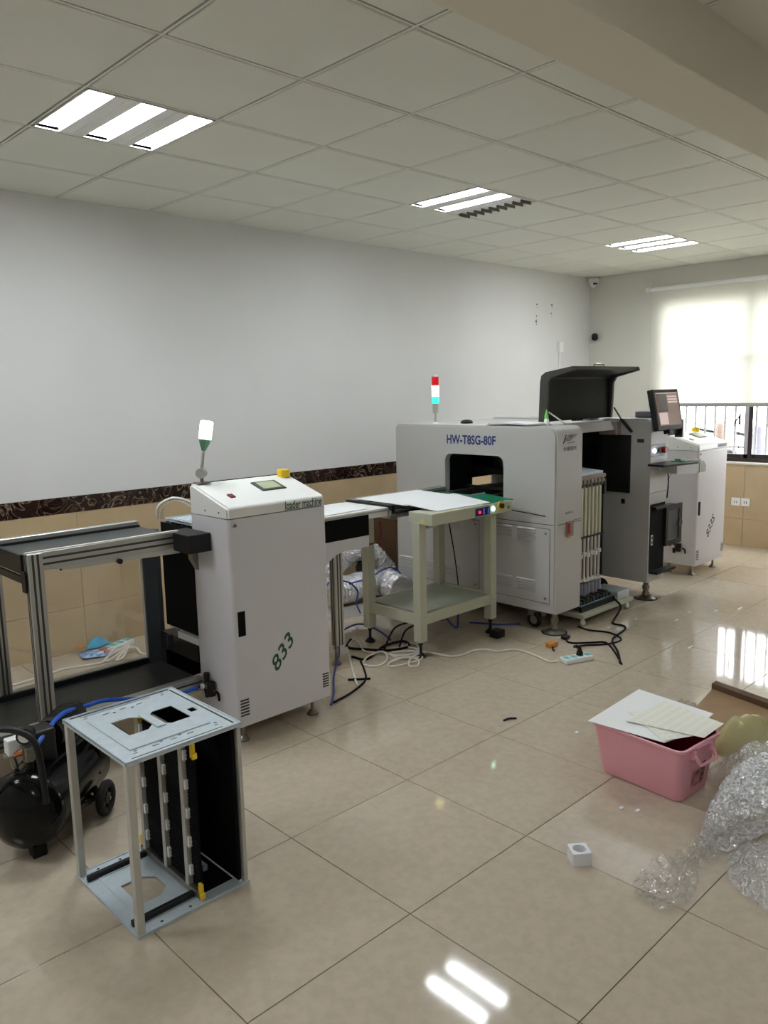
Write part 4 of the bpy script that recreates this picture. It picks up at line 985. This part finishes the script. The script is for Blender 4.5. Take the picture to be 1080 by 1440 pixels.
# power strip with plug
def strip(name, label, x0, y0, x1, y1, w_, n):
    d = Vector((x1-x0, y1-y0, 0)); L_ = d.length; a = math.atan2(d.y, d.x)
    t = thing(name, label, 'power strip', (x0, y0, 0), None, a, True)
    obj('case', P().box(0, L_, -w_/2, w_/2, 0, .032, .006, 3), 'white_plastic', t, True)
    for i in range(n):
        c = L_*(i+.5)/n
        s_ = obj('socket', P().box(c-L_/n*.36, c+L_/n*.36, -w_*.32, w_*.32, .032, .0335), 'socket_blue', t)
        obj('slot', P().box(c-.008, c-.005, -.008, .004, .0335, .0342).box(c+.005, c+.008, -.008, .004, .0335, .0342), 'groove', s_)
    return t
strip('power_strip', 'white power strip with pale blue sockets and a black plug, out on the open floor', 1.80, -2.43, 1.985, -2.50, .072, 4)
pg = thing('power_plug', 'black plug pushed into the power strip on the open floor', 'plug', (1.915, -2.47, .034))
obj('plug_body', P().lathe((1.915, -2.47, .034), (0, 0, 1), [(0, .020), (.018, .019), (.03, .013), (.045, .009), (.06, .006)], 14), 'black', pg, True)
# orange junk
oj = thing('orange_block', 'small orange plastic block with a black lead by the machine foot', 'block', (2.02, -2.2, 0))
obj('block', P().box(1.985, 2.06, -2.225, -2.175, 0, .03, .006), 'orange', oj)
obj('lead', P().tube([(2.0, -2.22, .012), (1.96, -2.25, .008), (1.945, -2.27, .006)], .005, 6), 'cord_black', oj)
# second strip by the wall, bag, cable
strip('power_strip', 'white power strip on the floor by the wall behind the loading frame', -.08, -.21, .22, -.10, .075, 5)
tag(obj('blue_packet', P().sheet(10, 8, lambda a, b: (-.16+.15*a+.02*b, -.22+.12*b-.06*a, .012+.03*math.sin(PI*a)*math.sin(PI*b)+.006*noise.noise(Vector((a*6, b*6, 3))))), 'bag_blue', smooth=True), 'blue and white plastic packet beside the strip by the wall', 'packet')
tag(obj('cyan_packet', P().sheet(10, 6, lambda a, b: (-.06+.16*a, -.10+.06*b+.03*a, .02+.05*math.sin(PI*a)*b+.006*noise.noise(Vector((a*6, b*6, 5))))), 'bag_cyan', smooth=True), 'cyan packet behind the strip by the wall', 'packet')
tag(obj('orange_packet', P().sheet(6, 6, lambda a, b: (-.13+.06*a, -.10+.05*b, .04+.02*math.sin(PI*a))), 'orange', smooth=True), 'small orange packet by the wall above the blue packet', 'packet')
tag(obj('clear_packet', P().sheet(8, 8, lambda a, b: (-.06+.08*a, -.24+.08*b, .02+.03*math.sin(PI*a)*math.sin(PI*b)+.01*noise.noise(Vector((a*9, b*9, 2))))), 'label_pink', smooth=True), 'crumpled pinkish packet against the strip by the wall', 'packet')
cable('white cord bundled before the strip by the wall', [(-.7, -.36, z), (-.45, -.33, z), (-.30, -.30, z), (-.12, -.36, z), (-.06, -.34, .02), (.04, -.25, .04), (.12, -.24, .03), (-.02, -.30, .02), (-.07, -.37, .01), (.0, -.36, .03), (.12, -.28, .045), (.06, -.33, .03), (-.02, -.39, .01), (.02, -.40, .02), (.09, -.33, .045), (.16, -.30, .02), (.15, -.38, z), (.18, -.44, z), (.17, -.48, z)], .007, 'cord_white', 'cord', 'cord')
# crumbs
tag(obj('black_scrap', P().tube([(.90, -2.68, .004), (.935, -2.69, .007), (.965, -2.71, .004)], .005, 6), 'black'), 'short black scrap on the open floor', 'scrap')
for (x, y, lab) in ((.55, -3.52, 'white scrap on the floor before the pink bin, the one nearer the bin'), (.575, -3.575, 'white scrap on the floor before the pink bin, the one nearer the camera'), (1.02, -3.02, 'tiny white scrap left of the pink bin')):
    tag(obj('paper_scrap', P().box(x, x+.022, y, y+.014, 0, .004, .001), 'paper'), lab, 'scrap', 'white scraps on the floor by the pink bin')
for i, (x, y, lb) in enumerate(((3.3, -2.5, 'small white scrap on the floor right of the machine foot'), (3.45, -2.62, 'thin white scrap in the middle of the far floor scraps'), (3.62, -2.72, 'longest white scrap on the far floor before the window'),
        (3.85, -2.85, 'thin white scrap nearest the window reflection'), (3.05, -2.52, 'thin white scrap on the floor before the machine foot'), (2.55, -2.85, 'white scrap alone on the floor above the pink bin'), (2.9, -2.3, 'small white scrap on the floor by the trolley'))):
    tag(obj('paper_scrap', P().box(x, x+.03+.02*(i % 3), y, y+.012, 0, .003), 'paper'), lb, 'scrap', 'thin white scraps on the far floor')

# ------------------------------------------------------------------ foam ring, bin, wrap
A0 = Vector((.148, -3.585, 0)); fa = math.radians(-40)
fo = thing('foam_block', 'small white foam block with a round hole on the open floor', 'foam block', A0, None, math.radians(-38), True)
circ = [(.0+.023*math.cos(a), .0+.023*math.sin(a)) for a in [2*PI*i/24 for i in range(24)]][::-1]
obj('block', P().prism(rrect(-.033, .033, -.033, .033, .006, 3), 'xy', 0, .046, [circ]), 'foam_white', fo, True)
bn = thing('storage_bin', 'pink plastic storage bin with a looped handle and papers on top', 'bin', (.865, -3.485, 0), None, math.radians(-4.5), True)
bw, bd_, bh = .105, .18, .235; tw, td = .152, .215
def loop(hw, hd, z_, r_): return [Vector((a, b, z_)) for a, b in rrect(-hw, hw, -hd, hd, r_, 6)]
def loft(loops, cap=True):
    p = P(); prev = None
    for lp_ in loops:
        v = [p.bm.verts.new(c) for c in lp_]
        if prev:
            for i in range(len(v)): p.bm.faces.new((prev[i], prev[(i+1) % len(v)], v[(i+1) % len(v)], v[i]))
        elif cap: p.bm.faces.new(v[::-1])
        prev = v
    return p
obj('body', loft([loop(bw, bd_, .003, .03), loop(bw+.004, bd_+.004, .012, .03), loop(tw-.008, td-.008, bh-.018, .035), loop(tw-.004, td-.004, bh-.018, .035), loop(tw, td, bh-.012, .035), loop(tw, td, bh-.002, .035), loop(tw-.005, td-.005, bh, .033), loop(tw-.011, td-.011, bh-.002, .03)]), 'pink', bn, True)
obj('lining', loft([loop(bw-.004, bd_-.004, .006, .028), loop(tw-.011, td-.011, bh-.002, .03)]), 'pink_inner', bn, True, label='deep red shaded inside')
yh = -td
hn = obj('handle', P().tube([(-.062, yh+.006, bh-.040), (-.064, yh-.006, bh-.044), (-.060, yh-.020, bh-.066), (-.045, yh-.024, bh-.072), (.045, yh-.024, bh-.072), (.060, yh-.020, bh-.066), (.064, yh-.006, bh-.044), (.062, yh+.006, bh-.040)], .007, 8), 'pink', bn, True)
obj('handle_lug', P().box(-.075, -.052, yh-.004, yh+.02, bh-.055, bh-.02, .004).box(.052, .075, yh-.004, yh+.02, bh-.055, bh-.02, .004), 'pink', bn)
obj('handle_plate', P().box(-.05, .05, yh-.002, yh+.02, bh-.020, bh-.008, .003), 'pink', bn)
def onend(x, z_, o=.0015):
    k = (z_-.012)/(bh-.03); return Vector((x, -(bd_+.004+(td-.008-bd_-.004)*k)-o, z_))
def endq(p, x0, x1, z0, z1, o=.0015): p.quad(onend(x0, z0, o), onend(x1, z0, o), onend(x1, z1, o), onend(x0, z1, o)); return p
lb = obj('label_card', endq(P(), -.035, .050, .045, .115), 'label_pink', bn)
obj('label_strip', endq(P(), .030, .052, .055, .140, .0022), 'label_dark', bn)
obj('label_strip_mark', endq(endq(endq(P(), .035, .047, .062, .080, .003), .035, .047, .088, .106, .003), .036, .046, .115, .133, .003), 'label_pink', bn)
# papers on the bin: clear sleeve, sticker sheets
zt = bh+.002
sl_ = thing('plastic_sheet', 'large pale plastic sheet lying on the pink bin, bottom of the stack', 'sheet', (.9, -3.44, zt))
obj('sheet', P().slab([(.706, -3.270, zt+.004), (.730, -3.595, zt+.004), (.86, -3.63, zt+.004), (1.13, -3.615, zt+.004), (1.17, -3.25, zt+.004)], .003), 'white_plastic', sl_)
def sticker_sheet(pts, label, n, m_):
    t = thing('sticker_sheet', label, 'sheet', pts[0], None)
    A, B, C_, D = [Vector(p) for p in pts]
    obj('paper', P().slab([A, B, C_, D], .0014), 'pad_sheet', t)
    q = P()
    for i in range(n):
        for j in range(m_):
            def pt(a, b):
                return A.lerp(B, a).lerp(D.lerp(C_, a), b)+Vector((0, 0, .0006))
            a0, a1, c0, c1 = (i+.25)/n, (i+.88)/n, (j+.2)/m_, (j+.88)/m_
            q.quad(pt(a0, c0), pt(a1, c0), pt(a1, c1), pt(a0, c1))
    o = obj('sticker_mark', q, 'sticker_mark', t, kind='stuff')
sticker_sheet([(.735, -3.59, zt+.007), (.90, -3.345, zt+.007), (.98, -3.46, zt+.007), (.87, -3.66, zt+.007)], 'white sticker sheet with yellowish rows lying left on the pink bin', 8, 5)
sticker_sheet([(.80, -3.39, zt+.011), (1.10, -3.40, zt+.011), (1.045, -3.695, zt+.011), (.86, -3.695, zt+.011)], 'white sticker sheet with many rows lying right on the pink bin', 10, 8)
# cardboard and yellow bag behind the bin
cd = thing('cardboard_sheet', 'flat brown cardboard with a folded dark edge behind the pink bin', 'cardboard', (1.6, -3.5, 0))
obj('sheet', P().slab([(1.28, -3.70, .012), (1.30, -3.35, .012), (1.95, -3.26, .022), (1.86, -3.60, .022), (1.56, -3.66, .016)], .006), 'cardboard', cd)
obj('flap', P().prism([(0, 0), (1, 0), (1, 1), (0, 1)], 'xy', 0, .006) if False else P().slab([(1.95, -3.255, .05), (1.86, -3.62, .05), (1.90, -3.63, .055), (1.99, -3.26, .055)], .045), 'cardboard_dark', cd)
tag(obj('yellow_bag', P().sheet(24, 20, lambda a, b: (lambda s, h_: (1.26+.22*a+.02*math.sin(7*b), -3.75+.22*b-.05*a, .01+.17*math.sin(PI*min(1, a*1.0))**.6*math.sin(PI*b)**.6 + .03*noise.noise(Vector((a*5, b*5, 8)))*math.sin(PI*a)*math.sin(PI*b)))(0, 0)), 'yellow_bag', smooth=True), 'crumpled translucent yellow plastic bag on the cardboard', 'bag')
# bubble wrap heap
def heap(fn, nx, ny, m_, label, name='bubble_wrap', cat='bubble wrap'):
    return tag(obj(name, P().sheet(nx, ny, fn), m_, smooth=True), label, cat)
def N(x, y, z_=0, s=1): return noise.noise(Vector((x*s, y*s, z_)))
def net(rows):
    """smooth surface through a grid of control points"""
    def cr(q, t):
        q = [Vector(v) for v in q]; n = len(q)-1; f = min(t*n, n-1e-6); i = int(f); f -= i
        g_ = [q[0]*2-q[1]]+q+[q[-1]*2-q[-2]]; A, B, C_, D = g_[i:i+4]
        return .5*((2*B)+(C_-A)*f+(2*A-5*B+4*C_-D)*f*f+(3*B-A-3*C_+D)*f**3)
    return lambda a, b: cr([cr(r_, a) for r_ in rows], b)
W1 = net([[(.50, -3.885, .0), (.505, -3.892, .0), (.545, -3.98, .05), (.575, -4.05, .105), (.62, -4.35, .13), (.66, -4.6, .12)],
          [(.50, -3.875, .0), (.525, -3.88, .09), (.56, -3.955, .165), (.60, -4.05, .205), (.66, -4.35, .24), (.7, -4.62, .2)],
          [(.58, -3.82, .0), (.60, -3.86, .15), (.66, -3.93, .225), (.74, -4.03, .255), (.85, -4.3, .28), (.9, -4.6, .22)],
          [(.82, -3.76, .0), (.84, -3.82, .15), (.93, -3.88, .20), (1.0, -4.0, .235), (1.1, -4.3, .25), (1.1, -4.6, .2)],
          [(.95, -3.74, .0), (1.02, -3.80, .03), (1.16, -3.85, .02), (1.3, -4.0, .0), (1.4, -4.3, .0), (1.4, -4.6, .0)]])
def rough(f, k1, k2):
    def g_(a, b):
        p = f(a, b); n1 = noise.noise(p*8+Vector((5, 0, 0))); n2 = noise.noise(p*19)
        q_ = Vector((1-2*abs(n1), .5-abs(n2), 1.2*(.5-abs(n1)*2)+(.5-2*abs(n2))*.6))*k1 + noise.noise_vector(p*50)*k2
        p = p+q_; p.z = max(p.z, .003); return p
    return g_
heap(rough(W1, .013, .007), 110, 110, 'bubble_wrap', 'big crumpled heap of bubble wrap at the right edge of the picture')
W2 = net([[(.53, -3.94, .01), (.60, -4.02, .07), (.66, -4.2, .09), (.7, -4.4, .09)],
          [(.44, -3.97, .015), (.46, -4.07, .07), (.5, -4.22, .09), (.55, -4.4, .07)],
          [(.385, -4.0, .004), (.31, -4.14, .004), (.27, -4.30, .004), (.25, -4.45, .004)]])
heap(rough(W2, .010, .006), 60, 50, 'bubble_thin', 'sheet of bubble wrap spilling on the floor below the big heap')
def low(a, b):
    p = Vector((1.02, -3.62, 0))+Vector((.34, -.16, 0))*a+Vector((-.16, -.26, 0))*b
    return p+Vector((0, 0, .01+.17*math.sin(PI*a)**.7*math.sin(PI*b)**.7+.03*N(a*8, b*8, 4)))
heap(low, 40, 36, 'bubble_thin', 'bubble wrap bunched between the pink bin and the big heap')
def strip_f(a, b):
    p = Vector((.10, -3.84, 0))+Vector((.42, -.02, 0))*a+Vector((-.06-.02*a, -.17, 0))*(b-.35)*(.55+.5*math.sin(PI*min(1, a*1.3+.1)))
    return p+Vector((0, 0, .006+.045*abs(N(a*7, b*6, 6))+.02*abs(N(a*19, b*17, 7))))
heap(strip_f, 60, 30, 'clear_film', 'thin strip of clear crinkled film on the floor before the heap', 'clear_film', 'film')
def small_f(a, b):
    p = Vector((1.42, -3.22, 0))+Vector((.20, -.10, 0))*a+Vector((-.05, -.12, 0))*b
    return p+Vector((0, 0, .01+.10*math.sin(PI*a)*math.sin(PI*b)+.03*N(a*7, b*7, 12)))
heap(small_f, 26, 22, 'clear_film', 'tuft of clear film behind the pink bin near the cardboard', 'clear_film', 'film')

# ------------------------------------------------------------------ air compressor
ac = thing('air_compressor', 'glossy black air compressor with tank, wheels and curved handle at the left edge', 'compressor', (-1.05, -2.02, 0))
c0 = Vector((-1.215, -2.185, .175)); c1 = Vector((-.86, -1.86, .175)); axd = (c1-c0).normalized(); R = .142; Lk = (c1-c0).length
side_v = Vector((-axd.y, axd.x, 0))
obj('tank', P().lathe(c0-axd*.045, axd, [(0, .005), (.006, .05), (.022, .095), (.045, .127), (.075, R), (.09, R), (Lk, R), (Lk+.03, .127), (Lk+.055, .09), (Lk+.07, .03)], 40), 'black_gloss', ac, True)
obj('weld_seam', P().lathe(c0+axd*.04, axd, [(0, R), (.002, R+.002), (.008, R+.002), (.010, R)], 40), 'black_gloss', ac, True)
obj('foot', P().box(-1.19, -1.14, -2.20, -2.15, 0, .06, .004), 'rubber', ac)
ap = c1-axd*.08-Vector((0, 0, .10))
w1 = Vector((-.868, -2.09, .070)); w2 = w1+side_v*.36
obj('axle', P().cyl(w1, w2, .010, 10), 'black', ac, True)
obj('axle_bracket', P().tube([w1+side_v*.03, w1+side_v*.05+Vector((0, 0, .06)), w1+side_v*.08+Vector((0, 0, .11))], .012, 8).tube([w1+side_v*.04, w1+side_v*.04-axd*.12+Vector((0, 0, .03)), w1+side_v*.07-axd*.2+Vector((0, 0, .06))], .010, 8), 'black', ac, True)
for wpos in (w1, w2):
    q = P().tube([wpos+(axd*math.cos(a)+Vector((0, 0, 1))*math.sin(a))*.053 for a in [2*PI*i/16 for i in range(17)]], .017, 10, 2)
    wh = obj('wheel', q, 'rubber', ac, True)
    q = P().cyl(wpos-side_v*.010, wpos+side_v*.010, .022, 14)
    for k in range(5):
        a = 2*PI*k/5; dd = axd*math.cos(a)+Vector((0, 0, 1))*math.sin(a); q.cyl(wpos, wpos+dd*.045, .007, 6)
    obj('hub', q, 'hood_gray', wh, True)
    obj('axle_nut', P().cyl(wpos-side_v*.02, wpos-side_v*.010, .008, 8), 'steel', wh)
# handle loop, two uprights rising from the near end
ha = Vector((-1.155, -2.27, .26)); hb = Vector((-1.36, -2.10, .26))
pth = [ha-Vector((0, 0, .03)), ha, ha+Vector((-.005, 0, .10)), ha+Vector((-.015, .005, .19)), ha+Vector((-.045, .03, .235)), (ha+hb)/2+Vector((0, 0, .25)), hb+Vector((.02, -.02, .235)), hb+Vector((0, 0, .19)), hb]
obj('handle', P().tube(pth, .0115, 12), 'black', ac, True)
# motor and pump head
mc = c0.lerp(c1, .70)+Vector((0, 0, R+.050))
obj('motor', P().cyl(mc-axd*.10, mc+axd*.10, .058, 24).cyl(mc+axd*.10, mc+axd*.13, .045, 20), 'black', ac, True)
obj('motor_base', P().cyl(mc-Vector((0, 0, .10)), mc-Vector((0, 0, .05)), .06, 16), 'black', ac)
q = P()
for k in range(9): q.cyl(mc-axd*(.06-.016*k), mc-axd*(.057-.016*k), .060, 20)
obj('cooling_fins', q, 'dark_panel', ac)
ph = c0.lerp(c1, .36)+Vector((0, 0, R))
obj('pump', P().box(ph.x-.045, ph.x+.045, ph.y-.045, ph.y+.045, ph.z-.02, ph.z+.11, .01), 'dark_panel', ac)
obj('tag_label', P().quad((-.93, -2.09, .40), (-.915, -2.10, .40), (-.905, -2.105, .355), (-.92, -2.095, .355)), 'paper', ac)
# valve train at the near end
v0 = c0+axd*.075+Vector((0, 0, R-.01))+Vector((.005, -.01, 0))
obj('valve_stem', P().cyl(v0, v0+Vector((0, 0, .05)), .012, 12), 'black', ac, True)
obj('valve_body', P().box(v0.x-.018, v0.x+.018, v0.y-.018, v0.y+.018, v0.z+.045, v0.z+.092, .004).cyl(v0+Vector((0, 0, .04)), v0+Vector((0, 0, .05)), .02, 6), 'steel', ac)
vs2 = v0+Vector((0, 0, .072)); lf = Vector((-.72, .10, .0)).normalized(); lf = Vector((-rr.x, -rr.y, 0)).normalized()
obj('copper_nipple', P().cyl(vs2+lf*.018, vs2+lf*.048-Vector((0, 0, .008)), .011, 12), 'copper', ac, True)
e0 = vs2+lf*.048-Vector((0, 0, .010))
obj('tee_valve', P().cyl(e0, e0+lf*.04-Vector((0, 0, .006)), .012, 8).cyl(e0+lf*.02+Vector((0, 0, .02)), e0+lf*.004-Vector((0, 0, .05)), .012, 8), 'steel', ac, True)
obj('tap_handle', P().cyl(e0+lf*.004-Vector((0, 0, .05)), e0-lf*.006-Vector((0, 0, .085)), .008, 8), 'black', ac, True)
obj('pressure_switch', P().box(v0.x-.06, v0.x-.012, v0.y+.03, v0.y+.075, v0.z+.06, v0.z+.12, .006), 'white_plastic', ac)
obj('gauge', P().cyl(vs2+Vector((.01, .03, .06)), vs2+Vector((-.01, .0, .06)), .03, 18), 'black', ac, True)
obj('gauge_face', P().cyl(vs2+Vector((-.01, .0, .06)), vs2+Vector((-.012, -.003, .06)), .022, 18), 'white_plastic', ac)
tag(obj('air_hose', P().tube([vs2+Vector((.02, 0, .005)), vs2+Vector((.08, .05, .03)), vs2+Vector((.18, .14, .045)), vs2+Vector((.32, .26, .0)), vs2+Vector((.48, .40, -.06)), (-.40, -1.735, .25), (-.24, -1.74, .25)], .009, 10), 'hose_bright', smooth=True), 'bright blue air hose from the compressor to the loader regulator', 'hose')
tag(obj('cable', P().tube([(-.86, -1.96, .30), (-.85, -2.02, .25), (-.87, -2.06, .16)], .003, 6), 'cord_black'), 'thin black wire hanging from the compressor motor', 'cable')
tag(obj('packet', P().box(-1.33, -1.22, -1.86, -1.76, .30, .36, .01), 'shim'), 'cream packet at the left edge behind the compressor handle', 'packet')
